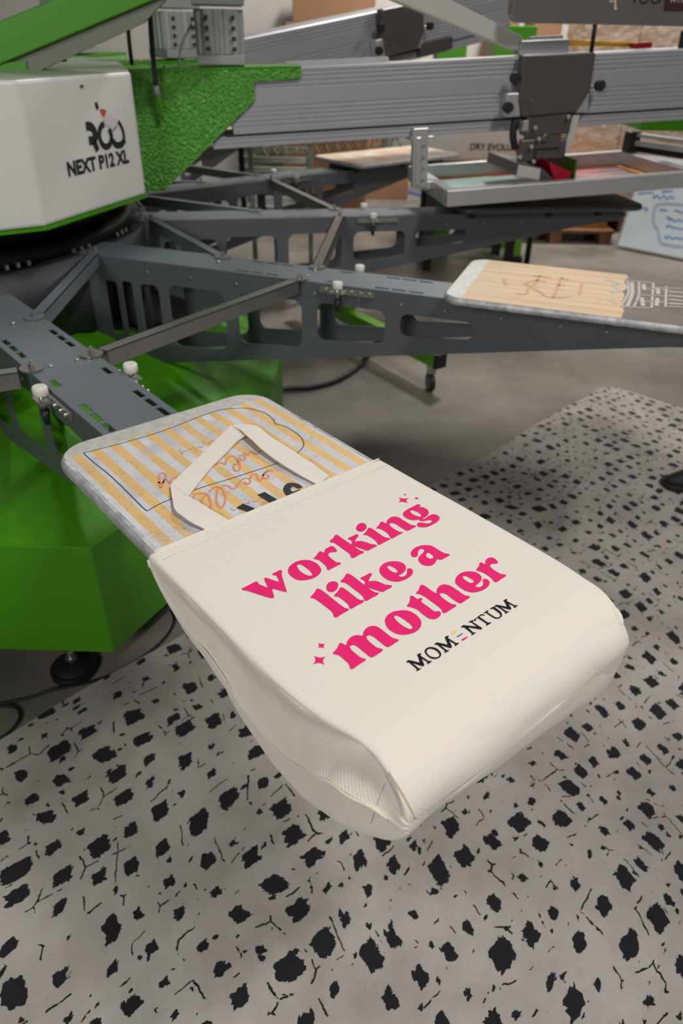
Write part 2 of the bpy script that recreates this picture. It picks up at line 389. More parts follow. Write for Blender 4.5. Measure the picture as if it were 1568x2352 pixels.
def strut(pa, pb, wd=.036, m=BAR):
    pa, pb = Vector(pa), Vector(pb); d = (pb-pa).normalized(); n = Vector((0, 0, 1)).cross(d)
    M = Matrix((d, n, Vector((0, 0, 1)))).transposed().to_4x4(); M.translation = pa
    L_ = (pb-pa).length; mb = MB()
    mb.box(.03, L_-.03, -wd/2, wd/2, 0, .003, M); mb.box(.03, L_-.03, -wd/2, -wd/2+.003, -.034, .003, M); mb.box(.03, L_-.03, wd/2-.003, wd/2, -.034, .003, M)
    for x in (0, L_):
        q = [M @ Vector((x+.026*cos(a), .026*sin(a), 0)) for a in [2*pi*i/24 for i in range(24)]]
        mb.prism(q, (0, 0, .0035))
    st = car.part(mb, 'strut', m)
    bl = MB()
    for p in (pa, pb): bl.tube([p+Vector((0, 0, z)) for z in (.003, .013, .0131, .019)], [.0075, .0075, .004, .004], 6, sm=False)
    car.part(bl, 'bolt', CHROME, parent=st)
RB, SB = 1.7304, .0676
for k in range(-1, 5):
    strut(FR(k) @ Vector((RB, SB, .861)), FR(k+1) @ Vector((RB, -SB, .861)))
    strut(FR(k) @ Vector((1.405, SB-.01, .861)), FR(k+1) @ Vector((.99, -SB+.02, .861)), m=ARM)
mb = MB().tube([(CX, CY, .60), (CX, CY, .856)], .97, 72, sm=True); car.part(mb, 'hub_drum', mat('charcoal_steel', sr(62, 64, 68), .45, metal=.2))
mb = MB().tube([(CX, CY, .864), (CX, CY, .90)], [.93, .90], 72, sm=True); car.part(mb, 'hub_rim', DARK)
mb = MB()
for i in range(24):
    for j in (0, 2.2, 4.4):
        a = R(A0+15*i+j-6); p = Vector((CX+.95*cos(a), CY+.95*sin(a), .864)); mb.tube([p, p+Vector((0, 0, .014))], .007, 6, sm=False)
car.part(mb, 'hub_bolt', CHROME)

# ------------------------------------------------------------------ platens
def platen_mat(kind):
    m = mat('platen_tape_'+kind, (.8, .8, .8), .55); nt = m.node_tree; N = nt.nodes; L = nt.links; b = N['Principled BSDF']
    tc = N.new('ShaderNodeTexCoord')
    def noise(s, d=6, vec=None, rgh=.6):
        n = N.new('ShaderNodeTexNoise'); n.inputs['Scale'].default_value = s; n.inputs['Detail'].default_value = d; n.inputs['Roughness'].default_value = rgh
        L.new(vec or tc.outputs['Object'], n.inputs['Vector']); return n.outputs['Fac']
    def ramp(src, p0, p1, c0=(0, 0, 0), c1=(1, 1, 1)):
        r = N.new('ShaderNodeValToRGB'); r.color_ramp.elements[0].position = p0; r.color_ramp.elements[1].position = p1
        r.color_ramp.elements[0].color = (*c0, 1); r.color_ramp.elements[1].color = (*c1, 1); L.new(src, r.inputs[0]); return r.outputs[0]
    def mix(f, a, c):
        x = N.new('ShaderNodeMix'); x.data_type = 'RGBA'
        if hasattr(f, 'links'): L.new(f, x.inputs[0])
        else: x.inputs[0].default_value = f
        for s_, i in ((a, 6), (c, 7)):
            if hasattr(s_, 'links'): L.new(s_, x.inputs[i])
            else: x.inputs[i].default_value = (*s_, 1)
        return x.outputs[2]
    def mt(op, a, c):
        x = N.new('ShaderNodeMath'); x.operation = op
        for s_, i in ((a, 0), (c, 1)):
            if hasattr(s_, 'links'): L.new(s_, x.inputs[i])
            else: x.inputs[i].default_value = s_
        return x.outputs[0]
    sep = N.new('ShaderNodeSeparateXYZ'); L.new(tc.outputs['Object'], sep.inputs[0])
    if kind == 'striped':
        # stripes of 15.5 mm every 31.6 mm across the board
        yy = mt('ADD', sep.outputs[1], mt('MULTIPLY', mt('SUBTRACT', noise(60, 3), .5), .0035))
        fr = mt('FRACT', mt('DIVIDE', mt('ADD', yy, .18+.316), .0316), 0)
        st = mt('LESS_THAN', fr, .50)
        tint = ramp(noise(9, 5), .35, .7, sr(240, 196, 122), sr(216, 182, 128))
        wh = ramp(noise(14, 6), .35, .65, sr(222, 221, 224), sr(196, 194, 200))
        c = mix(st, wh, tint)
        c = mix(mt('MULTIPLY', ramp(noise(7.3, 3), .60, .70), .45), c, sr(160, 188, 214))     # blue smears
        c = mix(mt('MULTIPLY', ramp(noise(11.7, 4), .60, .72), .4), c, sr(150, 130, 100))      # dirty smears
        c = mix(mt('MULTIPLY', ramp(noise(120, 4), .60, .68), .35), c, sr(120, 115, 125))
        edge = mt('LESS_THAN', sep.outputs[0], 2.236)
        c = mix(edge, c, ramp(noise(90, 5), .35, .7, sr(205, 203, 196), sr(180, 178, 172)))
        edge2 = mt('GREATER_THAN', mt('ABSOLUTE', sep.outputs[1], 0), .189)
        c = mix(edge2, c, ramp(noise(30, 5), .3, .72, sr(222, 222, 222), sr(120, 120, 124)))
    elif kind == 'wood':
        mp = N.new('ShaderNodeMapping'); mp.inputs['Scale'].default_value = (1.2, 60, 1); L.new(tc.outputs['Object'], mp.inputs['Vector'])
        g = noise(1.5, 3, mp.outputs[0])
        c = ramp(g, .35, .65, sr(212, 176, 132), sr(236, 212, 178))
        yy = mt('FRACT', mt('DIVIDE', mt('ADD', sep.outputs[1], .5), .018), 0)
        c = mix(mt('MULTIPLY', mt('LESS_THAN', yy, .12), .35), c, sr(200, 150, 100))
        c = mix(mt('MULTIPLY', ramp(noise(12, 3), .62, .68), .35), c, sr(214, 130, 90))
        rr = mt('ADD', sep.outputs[0], mt('MULTIPLY', noise(24, 2), .03))
        dk = mt('GREATER_THAN', rr, 2.66)
        c = mix(dk, c, ramp(noise(10, 5), .3, .7, sr(104, 94, 92), sr(132, 118, 112)))
        wt = mt('LESS_THAN', mt('ADD', sep.outputs[0], mt('MULTIPLY', noise(24, 2), .006)), 2.247)
        c = mix(wt, c, ramp(noise(60, 4), .35, .7, sr(232, 231, 228), sr(205, 204, 202)))
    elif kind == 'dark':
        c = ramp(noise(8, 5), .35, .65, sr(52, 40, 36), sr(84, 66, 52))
    else:
        c = ramp(noise(8, 5), .35, .65, sr(214, 170, 130), sr(226, 224, 216))
    L.new(c, b.inputs['Base Color'])
    bp = N.new('ShaderNodeBump'); bp.inputs['Strength'].default_value = .2; bp.inputs['Distance'].default_value = .001
    L.new(noise(160, 4), bp.inputs['Height']); L.new(bp.outputs[0], b.inputs['Normal'])
    return m
EDGE = mat('scuffed_platen_edge', sr(196, 196, 196), .5, metal=.3, var=.3, vscale=45)
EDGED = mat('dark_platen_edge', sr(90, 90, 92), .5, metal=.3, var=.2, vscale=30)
plats = {}
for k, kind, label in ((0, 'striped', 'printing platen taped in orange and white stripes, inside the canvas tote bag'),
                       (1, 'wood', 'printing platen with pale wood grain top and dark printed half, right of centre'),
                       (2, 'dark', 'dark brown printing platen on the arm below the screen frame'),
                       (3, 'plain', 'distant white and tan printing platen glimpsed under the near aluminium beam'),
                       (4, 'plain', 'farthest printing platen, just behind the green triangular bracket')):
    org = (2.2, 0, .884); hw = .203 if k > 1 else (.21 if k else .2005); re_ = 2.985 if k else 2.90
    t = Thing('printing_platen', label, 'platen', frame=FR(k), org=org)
    rc_ = .052 if k else .06; ol = rrect(2.192, re_, -hw, hw, rc_, 10); zt = .9055
    mb = MB(); n = len(ol)
    def ins(d): # inset outline
        return rrect(2.192+d, re_-d, -hw+d, hw-d, rc_-d, 10)
    lv = [(.006, .884), (.0015, .887), (0, .892), (0, .898), (.0025, .9025), (.0055, .9045)]
    vs = []
    for d, z in lv: vs += [(x, y, z) for x, y in ins(d)]
    fs = [[a*n+i, a*n+(i+1) % n, (a+1)*n+(i+1) % n, (a+1)*n+i] for a in range(len(lv)-1) for i in range(n)]
    mb.add(vs, fs, True); mb.f.append(list(range(n))[::-1]); mb.f.append([(len(lv)-1)*n+i for i in range(n)]); mb.smooth += [False]*2
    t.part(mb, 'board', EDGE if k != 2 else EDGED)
    o = MB().prism([(x, y, .9045) for x, y in ins(.0055)], (0, 0, .001))
    # keep object coordinates in the arm frame: shift texture by using a part whose mesh is not recentred
    me_o = o.build('pallet_tape', platen_mat(kind), t.e, org=(0, 0, 0)); me_o.location = -Vector(org)
    mb = MB().box(2.2, 2.88, -.055, .055, .862, .8835)
    t.part(mb, 'mounting_rail', DARK)
    mb = MB()
    for r_ in (2.28, 2.62, 2.84):
        for sg in (-1, 1): mb.box(r_-.012, r_+.012, sg*.075-.014, sg*.075+.014, .846, .884)
    t.part(mb, 'clamp', BLACK)
    plats[k] = t

# marks on the striped platen
PT = plats[0]; Z0 = .9058
F0I = FR(0).inverted()
def plp(x, y, z=Z0): return F0I @ onz(x, y, z)
UP = (0, 0, 1)
def marks(parts, name, m, wd, t=PT, z=Z0, smooth=4, fr=F0I):
    mb = MB()
    for pts in parts:
        p3 = [fr @ onz(x, y, z) for x, y in pts]
        ribbon(mb, cr(p3, smooth, False) if len(p3) > 2 else p3, wd, UP, .0002)
    t.part(mb, name, m)
PEN = mat('pen_line', sr(50, 72, 82), .7)
def cc(ox, oy, s, pts): return [(ox+x/s, oy+y/s) for x, y in pts]
A_ = (100, 880, 2.24); B_ = (340, 960, 5.6); D_ = (480, 940, 5.6)
marks([cc(*A_, [(205, 360), (330, 328), (470, 290), (600, 250), (720, 205), (820, 165), (900, 140), (970, 130), (1050, 130), (1130, 150), (1175, 180), (1193, 210)]),
       cc(*A_, [(1193, 210), (1240, 222), (1290, 250), (1325, 280), (1338, 310), (1330, 335), (1305, 358)]),
       cc(*A_, [(205, 360), (260, 410), (330, 465), (400, 530), (460, 590), (505, 635), (532, 658)]),
       cc(*A_, [(532, 658), (600, 620), (660, 595)]),
       cc(*A_, [(770, 552), (840, 528), (950, 495), (1060, 460), (1150, 430), (1215, 408)])], 'pen_outline', PEN, .0016)
SCR = mat('orange_script_ink', sr(226, 148, 112), .7)
marks([cc(*B_, [(120, 820), (180, 840), (225, 760), (210, 710), (150, 720), (140, 790), (160, 900), (190, 850), (215, 790), (250, 800), (280, 850), (310, 780), (385, 755)]),
       cc(*B_, [(870, 600), (940, 570), (990, 600), (1010, 520), (1080, 490), (1140, 520), (1150, 590), (1100, 600), (1110, 670), (1160, 680), (1185, 620), (1150, 540)]),
       cc(*B_, [(1190, 470), (1180, 520), (1220, 545), (1250, 510), (1220, 470), (1250, 450), (1290, 480), (1320, 430), (1370, 450), (1400, 470), (1440, 420), (1490, 420)]),
       cc(*B_, [(580, 1040), (600, 980), (680, 970), (760, 980), (800, 1080), (800, 1190)]),
       cc(*B_, [(740, 980), (690, 1060), (690, 1120)]),
       cc(*B_, [(780, 950), (860, 890), (940, 900), (990, 1000), (980, 1100), (930, 1160), (880, 1080), (880, 980), (900, 900)]),
       cc(*B_, [(950, 870), (1020, 870), (1080, 910), (1130, 890), (1170, 830), (1230, 780), (1300, 780), (1310, 830), (1270, 850), (1240, 820)]),
       cc(*B_, [(1310, 780), (1340, 730), (1390, 730), (1420, 790), (1450, 800), (1480, 740), (1540, 680)]),
       cc(*D_, [(830, 790), (760, 790), (700, 830), (700, 880), (750, 890), (770, 860), (740, 850)])], 'script_lettering', SCR, .0032)
SCR2 = mat('faint_pink_script_ink', sr(214, 160, 152), .8)
marks([cc(*B_, [(400, 400), (440, 470), (450, 420), (490, 430), (530, 390), (560, 410)]),
       cc(*B_, [(580, 370), (620, 410), (650, 360), (690, 380), (720, 320), (750, 340)]),
       cc(*B_, [(770, 300), (800, 330), (820, 280), (850, 300), (880, 270)]),
       cc(*B_, [(1060, 1160), (1100, 1190), (1130, 1170)]), cc(*B_, [(1250, 1090), (1300, 1100), (1300, 1060)]), cc(*B_, [(1340, 1060), (1390, 1080), (1430, 1030), (1470, 1040)])], 'small_script', SCR2, .0016)
mb = MB()
for pts in (cc(*D_, [(620, 1102), (712, 1065), (880, 1165), (785, 1205)]), cc(*D_, [(350, 1270), (435, 1215), (590, 1278), (545, 1312), (490, 1320)])):
    mb.flat([plp(*p)+Vector((0, 0, .0004)) for p in pts])
g = cc(*D_, [(1000, 1115), (955, 1050), (965, 990), (1010, 955), (1080, 948), (1150, 965), (1200, 1005), (1140, 1020), (1085, 995), (1050, 1015), (1055, 1050), (1085, 1060), (1170, 1030), (1150, 1060), (1090, 1085), (1040, 1110)])
mb.flat([v+Vector((0, 0, .0004)) for v in cr([plp(*p) for p in g], 3)])
PT.part(mb, 'block_lettering', INK)
# marks on the wood platen: burnt letters and the white crest on its dark half
P1 = plats[1]; F1I = FR(1).inverted(); Wd = (1130, 630, 3.58)
marks([cc(*Wd, [(100, 40), (115, 90)]), cc(*Wd, [(330, 10), (480, 20)]), cc(*Wd, [(390, 10), (340, 90), (270, 80), (350, 50), (440, 60)]), cc(*Wd, [(570, 30), (540, 100), (500, 190)]),
       cc(*Wd, [(560, 30), (630, 45)]), cc(*Wd, [(540, 90), (600, 90)]), cc(*Wd, [(190, 155), (280, 160), (300, 110), (370, 130), (440, 180), (520, 190), (650, 185)]), cc(*Wd, [(740, 75), (715, 165)])],
      'burnt_lettering', mat('burnt_orange_mark', sr(224, 178, 136), .8), .009, P1, .9060, 3, F1I)
CHK = mat('white_crest_ink', sr(206, 200, 196), .8)
marks([cc(*Wd, [(1110, 50), (1120, 150), (1060, 262)]), cc(*Wd, [(1205, 60), (1205, 170), (1160, 272)]), cc(*Wd, [(1060, 262), (1160, 272), (1320, 278)]), cc(*Wd, [(1110, 50), (1330, 72)]),
       cc(*Wd, [(1325, 72), (1310, 278)]), cc(*Wd, [(1210, 110), (1420, 125)]), cc(*Wd, [(1205, 170), (1420, 180)]), cc(*Wd, [(1180, 220), (1420, 230)]), cc(*Wd, [(1430, 100), (1425, 270)]),
       cc(*Wd, [(1330, 108), (1560, 118)]), cc(*Wd, [(1430, 265), (1568, 268)])], 'crest_outline', CHK, .006, P1, .9060, 3, F1I)
marks([cc(*Wd, [(1148, 65), (1150, 160), (1110, 262)]), cc(*Wd, [(1245, 80), (1250, 130)]), cc(*Wd, [(1230, 190), (1240, 262)]), cc(*Wd, [(1360, 115), (1365, 165)]), cc(*Wd, [(1360, 195), (1350, 260)]),
       cc(*Wd, [(1450, 140), (1568, 150)]), cc(*Wd, [(1450, 175), (1568, 185)]), cc(*Wd, [(1450, 205), (1568, 218)]), cc(*Wd, [(1450, 240), (1568, 245)]),
       cc(*Wd, [(945, 45), (1050, 75), (990, 85), (1045, 130), (975, 150)]), cc(*Wd, [(975, 210), (1015, 240)])], 'crest_fill', CHK, .010, P1, .90605, 3, F1I)

# ------------------------------------------------------------------ tote bag
def canvas(name, col, twill, big=0):
    m = mat(name, col, .85, spec=.15); nt = m.node_tree; N = nt.nodes; L = nt.links; b = N['Principled BSDF']
    b.inputs['Sheen Weight'].default_value = .1
    tc = N.new('ShaderNodeTexCoord')
    n = N.new('ShaderNodeTexNoise'); n.inputs['Scale'].default_value = 240; n.inputs['Detail'].default_value = 4; L.new(tc.outputs['Object'], n.inputs['Vector'])
    wv = N.new('ShaderNodeTexWave'); wv.inputs['Scale'].default_value = 88 if big else 170; wv.inputs['Distortion'].default_value = .8 if big else 1.2; wv.bands_direction = 'DIAGONAL' if big else 'X'; wv.inputs['Detail'].default_value = 1
    mp = N.new('ShaderNodeMapping'); mp.inputs['Rotation'].default_value = twill; L.new(tc.outputs['Object'], mp.inputs['Vector']); L.new(mp.outputs[0], wv.inputs['Vector'])
    ad = N.new('ShaderNodeMath'); ad.operation = 'ADD'; L.new(n.outputs['Fac'], ad.inputs[0]); L.new(wv.outputs['Fac'], ad.inputs[1])
    bp = N.new('ShaderNodeBump'); bp.inputs['Strength'].default_value = .28 if big else .22; bp.inputs['Distance'].default_value = .0008 if big else .0006
    L.new(ad.outputs[0], bp.inputs['Height']); L.new(bp.outputs[0], b.inputs['Normal'])
    s = N.new('ShaderNodeTexNoise'); s.inputs['Scale'].default_value = 240; s.inputs['Detail'].default_value = 2
    mp2 = N.new('ShaderNodeMapping'); mp2.inputs['Scale'].default_value = (.5, 1.6, 1); L.new(tc.outputs['Object'], mp2.inputs['Vector']); L.new(mp2.outputs[0], s.inputs['Vector'])
    r = N.new('ShaderNodeValToRGB'); r.color_ramp.elements[0].position = .72; r.color_ramp.elements[1].position = .80
    r.color_ramp.elements[0].color = (*col, 1); r.color_ramp.elements[1].color = (*[c*.72 for c in col], 1)
    L.new(s.outputs['Fac'], r.inputs[0]); L.new(r.outputs[0], b.inputs['Base Color'])
    return m
CANV = canvas('natural_canvas', sr(236, 229, 218), (0, 0, R(40)))
ZT = .9085
bag = Thing('tote_bag', 'natural canvas tote bag printed in pink, pulled over the nearest striped platen', 'bag', frame=FR(0), org=(2.55, 0, .9))
# cross-sections at stations along the arm: (r, z top, right s, [seam z, silhouette z], pocket depth)
ST = [(2.548, .9085, .207, .893, .887, .000), (2.56, .9085, .208, .882, .870, .001), (2.58, .9085, .208, .866, .844, .004), (2.615, .9085, .208, .848, .827, .007),
      (2.65, .9085, .209, .840, .821, .010), (2.69, .9085, .210, .836, .812, .013), (2.725, .9085, .211, .824, .790, .015), (2.76, .9085, .211, .806, .769, .016),
      (2.80, .9085, .212, .799, .754, .018), (2.84, .9085, .212, .799, .750, .020), (2.875, .9085, .212, .812, .753, .023), (2.905, .9085, .211, .828, .761, .028),
      (2.93, .9083, .209, .842, .773, .032), (2.955, .906, .206, .850, .785, .028), (2.98, .9005, .203, .854, .797, .014), (2.999, .8925, .198, .852, .808, .004), (3.011, .882, .192, .850, .824, .0)]
prof = []
for r_, zt, sr_, zs, zl, pk in ST:
    e = (zt-zl)
    lft = -.206 if r_ < 2.955 else -.206+.3*(r_-2.955)
    lt = {2.84: -.2045, 2.875: -.2015, 2.905: -.196, 2.93: -.1885, 2.955: -.183, 2.98: -.1835, 2.999: -.186, 3.011: -.187}.get(r_, lft)
    mid = (zt*.45+zs*.55)
    rb = zt-.05-.06*min(1, max(0, (r_-2.6)/.3)); 
    P = [(.0, zt), (.10, zt), (.17, zt), (sr_-.004, zt-.0012), (sr_, zt-.006), (sr_+.001, zt-.02), (sr_-.002, (zt+rb)/2), (sr_-.006, rb+.006), (sr_-.02, rb),
         (.10, (rb+zl)/2), (.0, (rb+zl)/2-.002), (-.10, zl+.002), (lft+.03, zl-.001), (lft+.008, zl), (lft+.0005, zl+.004), (lft+.001, (zl+zs)/2), (lft+.0005, zs-.002), (lft-.001, zs), (lft+.003, zs+.003),
         (lft+pk*.55, (zs+mid)/2), ((lft+lt)/2+pk, mid), (lt+pk*(.22 if r_ < 2.9 else (.3 if r_ < 2.92 else .6)), zt-.0245), (lt+(.0005 if r_ < 2.92 or r_ > 3.0 else .004), zt-.0095), (lt+.0012, zt-.0038), (lt+.0055, zt-.0006), (-.17, zt), (-.10, zt)]
    prof.append([Vector((r_, s_, z_)) for s_, z_ in P])
nP = len(prof[0]); vs = [p for pr in prof for p in pr]; nS = len(prof)
fs = [[a*nP+i, a*nP+(i+1) % nP, (a+1)*nP+(i+1) % nP, (a+1)*nP+i] for a in range(nS-1) for i in range(nP)]
mb = MB(); mb.add(vs, fs, True)
# end of the bag: a last shrunken ring closing the bottom
for q, (dr, kz) in enumerate(((.006, .62), (.008, .12))):
    c_z = .852; base = len(mb.v)-nP
    mb.v += [Vector((3.011+dr, (p.y)*(1-.01*(q+1)), c_z+(p.z-c_z)*kz)) for p in prof[-1]]
    mb.f += [[base+i, base+(i+1) % nP, base+nP+(i+1) % nP, base+nP+i] for i in range(nP)]; mb.smooth += [True]*nP
base = len(mb.v)-nP; mb.f.append([base+i for i in range(nP)]); mb.smooth.append(True)
body = bag.part(mb, 'bag_body', CANV, sub=2)
TWILL = canvas('twill_canvas', sr(236, 229, 218), (0, 0, 0), 1)
body.data.materials.append(TWILL)
for p in body.data.polygons:
    if all((body.data.vertices[i].co.y) < -.15 and (body.data.vertices[i].co.z+.9) < .9045 for i in p.vertices): p.material_index = 1
sol = body.modifiers.new('cloth_thickness', 'SOLIDIFY'); sol.thickness = .0012; sol.offset = -1
# gentle creases
tx = bpy.data.textures.new('cloth_creases', 'CLOUDS'); tx.noise_scale = .09; tx.noise_depth = 1
vg = body.vertex_groups.new(name='hanging_cloth')
for v in body.data.vertices:
    co = v.co + bag.org
    wgt = 0
    if co.z < .900: wgt = 1.0
    vg.add([v.index], wgt, 'REPLACE')
dm = body.modifiers.new('creases', 'DISPLACE'); dm.texture = tx; dm.strength = .010; dm.mid_level = .5; dm.vertex_group = 'hanging_cloth'; dm.texture_coords = 'LOCAL'
# seams
SEAM = mat('canvas_seam', sr(240, 229, 208), .85)
sm = MB()
path = [(r_, -.2065 if r_ < 2.955 else -.2065+.3*(r_-2.955), zs) for r_, zt, s_, zs, zl, pk in ST[1:-1]]
sm.tube(cr(path, 4, False), .0016, 8); bag.part(sm, 'gusset_seam', SEAM)
hem = MB(); hem.tube(cr([(2.549, s_, ZT+.0002) for s_ in (-.197, -.1, 0, .1, .2)], 4, False), .0018, 8)
bag.part(hem, 'opening_hem', CANV)
STI = mat('hem_stitching', sr(214, 203, 184), .9)
st = MB()
s_ = -.195
while s_ < .198: st.box(2.5705, 2.5712, s_, s_+.0026, ZT-.0002, ZT+.0003); s_ += .0042
bag.part(st, 'hem_stitch', STI)
# corner seam, and crease shade painted as darker lines laid on the cloth
from mathutils.bvhtree import BVHTree
bpy.context.view_layer.update()
_dg = bpy.context.evaluated_depsgraph_get(); _ev = body.evaluated_get(_dg); _m = _ev.to_mesh()
_bv = BVHTree.FromPolygons([body.matrix_world @ v.co for v in _m.vertices], [list(p.vertices) for p in _m.polygons])
F0 = FR(0)
def on_bag(x, y):
    h = _bv.ray_cast(Vector((0, 0, CZ)), ray(x, y).normalized()); return (F0I @ h[0]) if h[0] is not None else None
def bag_line(name, pts, r, m):
    q = [on_bag(*p) for p in pts]; q = [p for p in q if p is not None]
    if len(q) > 2: bag.part(MB().tube(cr(q, 4, False), r, 8), name, m)
SEAM_CREASE = canvas('seam_and_crease_shade', sr(206, 186, 160), (0, 0, R(40)))
bag_line('corner_seam', [(884, 1800), (876, 1820), (868, 1842), (859, 1868), (852, 1890)], .0006, SEAM_CREASE)
bag_line('corner_crease_shade', [(893, 1775), (908, 1798), (924, 1824), (940, 1855), (952, 1880)], .0011, SEAM_CREASE)
bag_line('corner_crease_shade', [(888, 1785), (903, 1812), (917, 1842), (925, 1872)], .0008, SEAM_CREASE)
ctk = on_bag(1416, 1408)
if ctk is not None:
    q = MB(); pc = ctk+Vector((-.004, 0, -.003))
    q.tube([pc+Vector((-.016, .006, -.001)), pc+Vector((-.006, .003, .002)), pc+Vector((.008, -.001, .0)), pc+Vector((.018, -.006, -.007))], [.003, .007, .0065, .003], 12)
    bag.part(q, 'corner_tuck', CANV, sub=1)
# handle: strap of tape folded twice
strp = MB(); TH = .0018
def strap(lo, ro, z0s, z1s):
    k = len(lo); top = []
    L3 = [F0I @ onz(x, y, z) for (x, y), z in zip(lo, z0s)]; R3 = [F0I @ onz(x, y, z) for (x, y), z in zip(ro, z1s)]
    L3 = cr(L3, 4, False); R3 = cr(R3, 4, False); k = len(L3); up = Vector((0, 0, TH))
    v = L3+R3+[p-up for p in L3]+[p-up for p in R3]
    f = []
    for i in range(k-1): f += [[i, i+1, k+i+1, k+i], [2*k+i, 3*k+i, 3*k+i+1, 2*k+i+1], [i, 2*k+i, 2*k+i+1, i+1], [k+i, k+i+1, 3*k+i+1, 3*k+i]]
    f += [[0, k, 3*k, 2*k], [k-1, 3*k-1, 4*k-1, 2*k-1]]
    return v, f
def strap_part(lo, ro, zl, zr, nm='handle'):
    v, f = strap(lo, ro, zl, zr); return bag.part(MB().add(v, f, False), nm, CANV)
b1 = .9085
segA = ([(534, 978), (551, 986), (566, 999), (582, 1013), (596, 1027), (619, 1045), (641, 1061), (667, 1077), (692, 1092), (712, 1103), (729, 1113)],
        [(538, 975), (562, 974), (590, 978), (606, 990), (623, 1004), (648, 1019), (682, 1041), (702, 1054), (717, 1063), (736, 1078), (756, 1092)])
strap_part(*segA, [b1+.0045, b1+.007, b1+.009, b1+.009, b1+.008, b1+.006, b1+.005, b1+.004, b1+.003, b1+.0015, b1+.0008], [b1+.0045, b1+.005, b1+.004, b1+.002, b1+.001, b1+.0008, b1+.0008, b1+.001, b1+.001, b1+.001, b1+.0008])
segB = ([(531, 977), (505, 1001), (470, 1036), (430, 1075), (394, 1111), (392, 1122)], [(565, 999), (545, 1012), (518, 1040), (480, 1078), (446, 1121), (431, 1141)])
strap_part(*segB, [b1+.003, b1+.0005, b1, b1, b1+.001, b1+.002], [b1+.004, b1+.003, b1+.002, b1+.0015, b1+.001, b1+.002])
segC = ([(392, 1111), (393, 1130), (397, 1152), (402, 1170), (420, 1185), (440, 1199), (460, 1209), (480, 1221)], [(431, 1138), (436, 1141), (450, 1149), (468, 1160), (485, 1171), (503, 1181), (516, 1189), (530, 1197)])
strap_part(*segC, [b1+.002, b1+.003, b1+.004, b1+.006, b1+.006, b1+.005, b1+.003, b1+.0008], [b1+.0025, b1+.0015, b1+.001, b1+.001, b1+.001, b1+.001, b1+.001, b1+.0008])

# ---- the print
def glyph(mb, outer, holes=(), n=4, z=ZT+.0006):
    f = lambda pts: [F0I @ onz(p.x, p.y, z) for p in (cr([Vector((x, y, 0)) for x, y in pts], n) if n > 1 else [Vector((x, y, 0)) for x, y in pts])]
    mb.flat(f(outer), [f(h) for h in holes])
cA = (540, 1280, 7.127); cB = (720, 1200, 8.711); cC = (830, 1110, 7.467); cD = (700, 1300, 9.8); cE = (820, 1230, 6.533); cF = (700, 1430, 7.127); cG = (860, 1300, 7.127); cH = (1010, 1260, 8.2526); cI = (920, 1360, 5.6)
mb = MB()
glyph(mb, cc(*cA, [(108, 515), (150, 490), (240, 445), (320, 403), (360, 400), (378, 420), (388, 440), (450, 465), (525, 494), (532, 488), (515, 445), (475, 352), (490, 334), (520, 338), (620, 372), (712, 403), (718, 396), (700, 345), (680, 308), (650, 292), (618, 288), (612, 265), (660, 245), (720, 212), (750, 210), (768, 230), (762, 280), (775, 345), (840, 545), (822, 563), (780, 555), (690, 532), (606, 510), (604, 518), (618, 580), (636, 640), (628, 662), (600, 668), (540, 655), (350, 595), (180, 542), (135, 538)]))
glyph(mb, cc(*cA, [(865, 215), (885, 155), (960, 90), (1060, 52), (1160, 43), (1260, 62), (1350, 115), (1400, 180), (1400, 240), (1350, 300), (1250, 350), (1110, 375), (1000, 360), (920, 310), (872, 255)]), [cc(*cA, [(1012, 140), (1025, 120), (1070, 115), (1150, 160), (1225, 225), (1262, 275), (1245, 298), (1200, 298), (1110, 262), (1040, 200)])])
glyph(mb, cc(*cB, [(3, 715), (50, 665), (90, 610), (120, 578), (150, 580), (180, 592), (213, 602), (222, 570), (230, 545), (250, 515), (275, 515), (320, 482), (380, 475), (430, 510), (468, 575), (440, 588), (380, 590), (320, 605), (292, 650), (330, 700), (440, 785), (500, 800), (545, 805), (540, 830), (470, 865), (380, 912), (320, 945), (280, 940), (262, 905), (250, 875), (200, 825), (120, 760), (70, 740), (10, 728)]))
glyph(mb, cc(*cB, [(322, 370), (350, 345), (395, 305), (425, 255), (470, 247), (520, 280), (640, 365), (752, 434), (762, 425), (765, 380), (745, 355), (690, 330), (700, 305), (780, 270), (850, 237), (895, 248), (885, 285), (850, 330), (832, 378), (845, 382), (880, 372), (960, 372), (1040, 392), (1150, 430), (1230, 442), (1268, 462), (1240, 485), (1160, 522), (1100, 555), (1050, 555), (960, 525), (822, 476), (820, 483), (860, 515), (940, 562), (1005, 580), (1000, 605), (920, 640), (830, 695), (780, 707), (745, 690), (735, 650), (700, 610), (600, 540), (500, 465), (400, 402), (350, 398)]))
glyph(mb, cc(*cB, [(850, 95), (880, 45), (930, 15), (990, 10), (1040, 35), (1060, 80), (1045, 130), (1000, 168), (940, 182), (885, 165), (855, 130)]))
glyph(mb, cc(*cB, [(998, 232), (1050, 180), (1090, 115), (1120, 105), (1180, 130), (1300, 215), (1400, 280), (1450, 300), (1510, 312), (1530, 335), (1480, 362), (1400, 400), (1330, 440), (1290, 440), (1272, 405), (1240, 365), (1170, 310), (1100, 268), (1050, 250), (1005, 245)]))
glyph(mb, cc(*cC, [(250, 765), (290, 725), (330, 662), (365, 662), (395, 675), (425, 688), (440, 635), (490, 588), (560, 570), (630, 582), (720, 635), (820, 695), (870, 715), (920, 725), (930, 745), (880, 770), (800, 810), (760, 805), (700, 770), (600, 705), (540, 682), (500, 682), (478, 700), (500, 740), (580, 795), (640, 828), (700, 835), (705, 850), (640, 880), (540, 940), (500, 935), (480, 900), (440, 850), (370, 805), (310, 778), (260, 772)]))
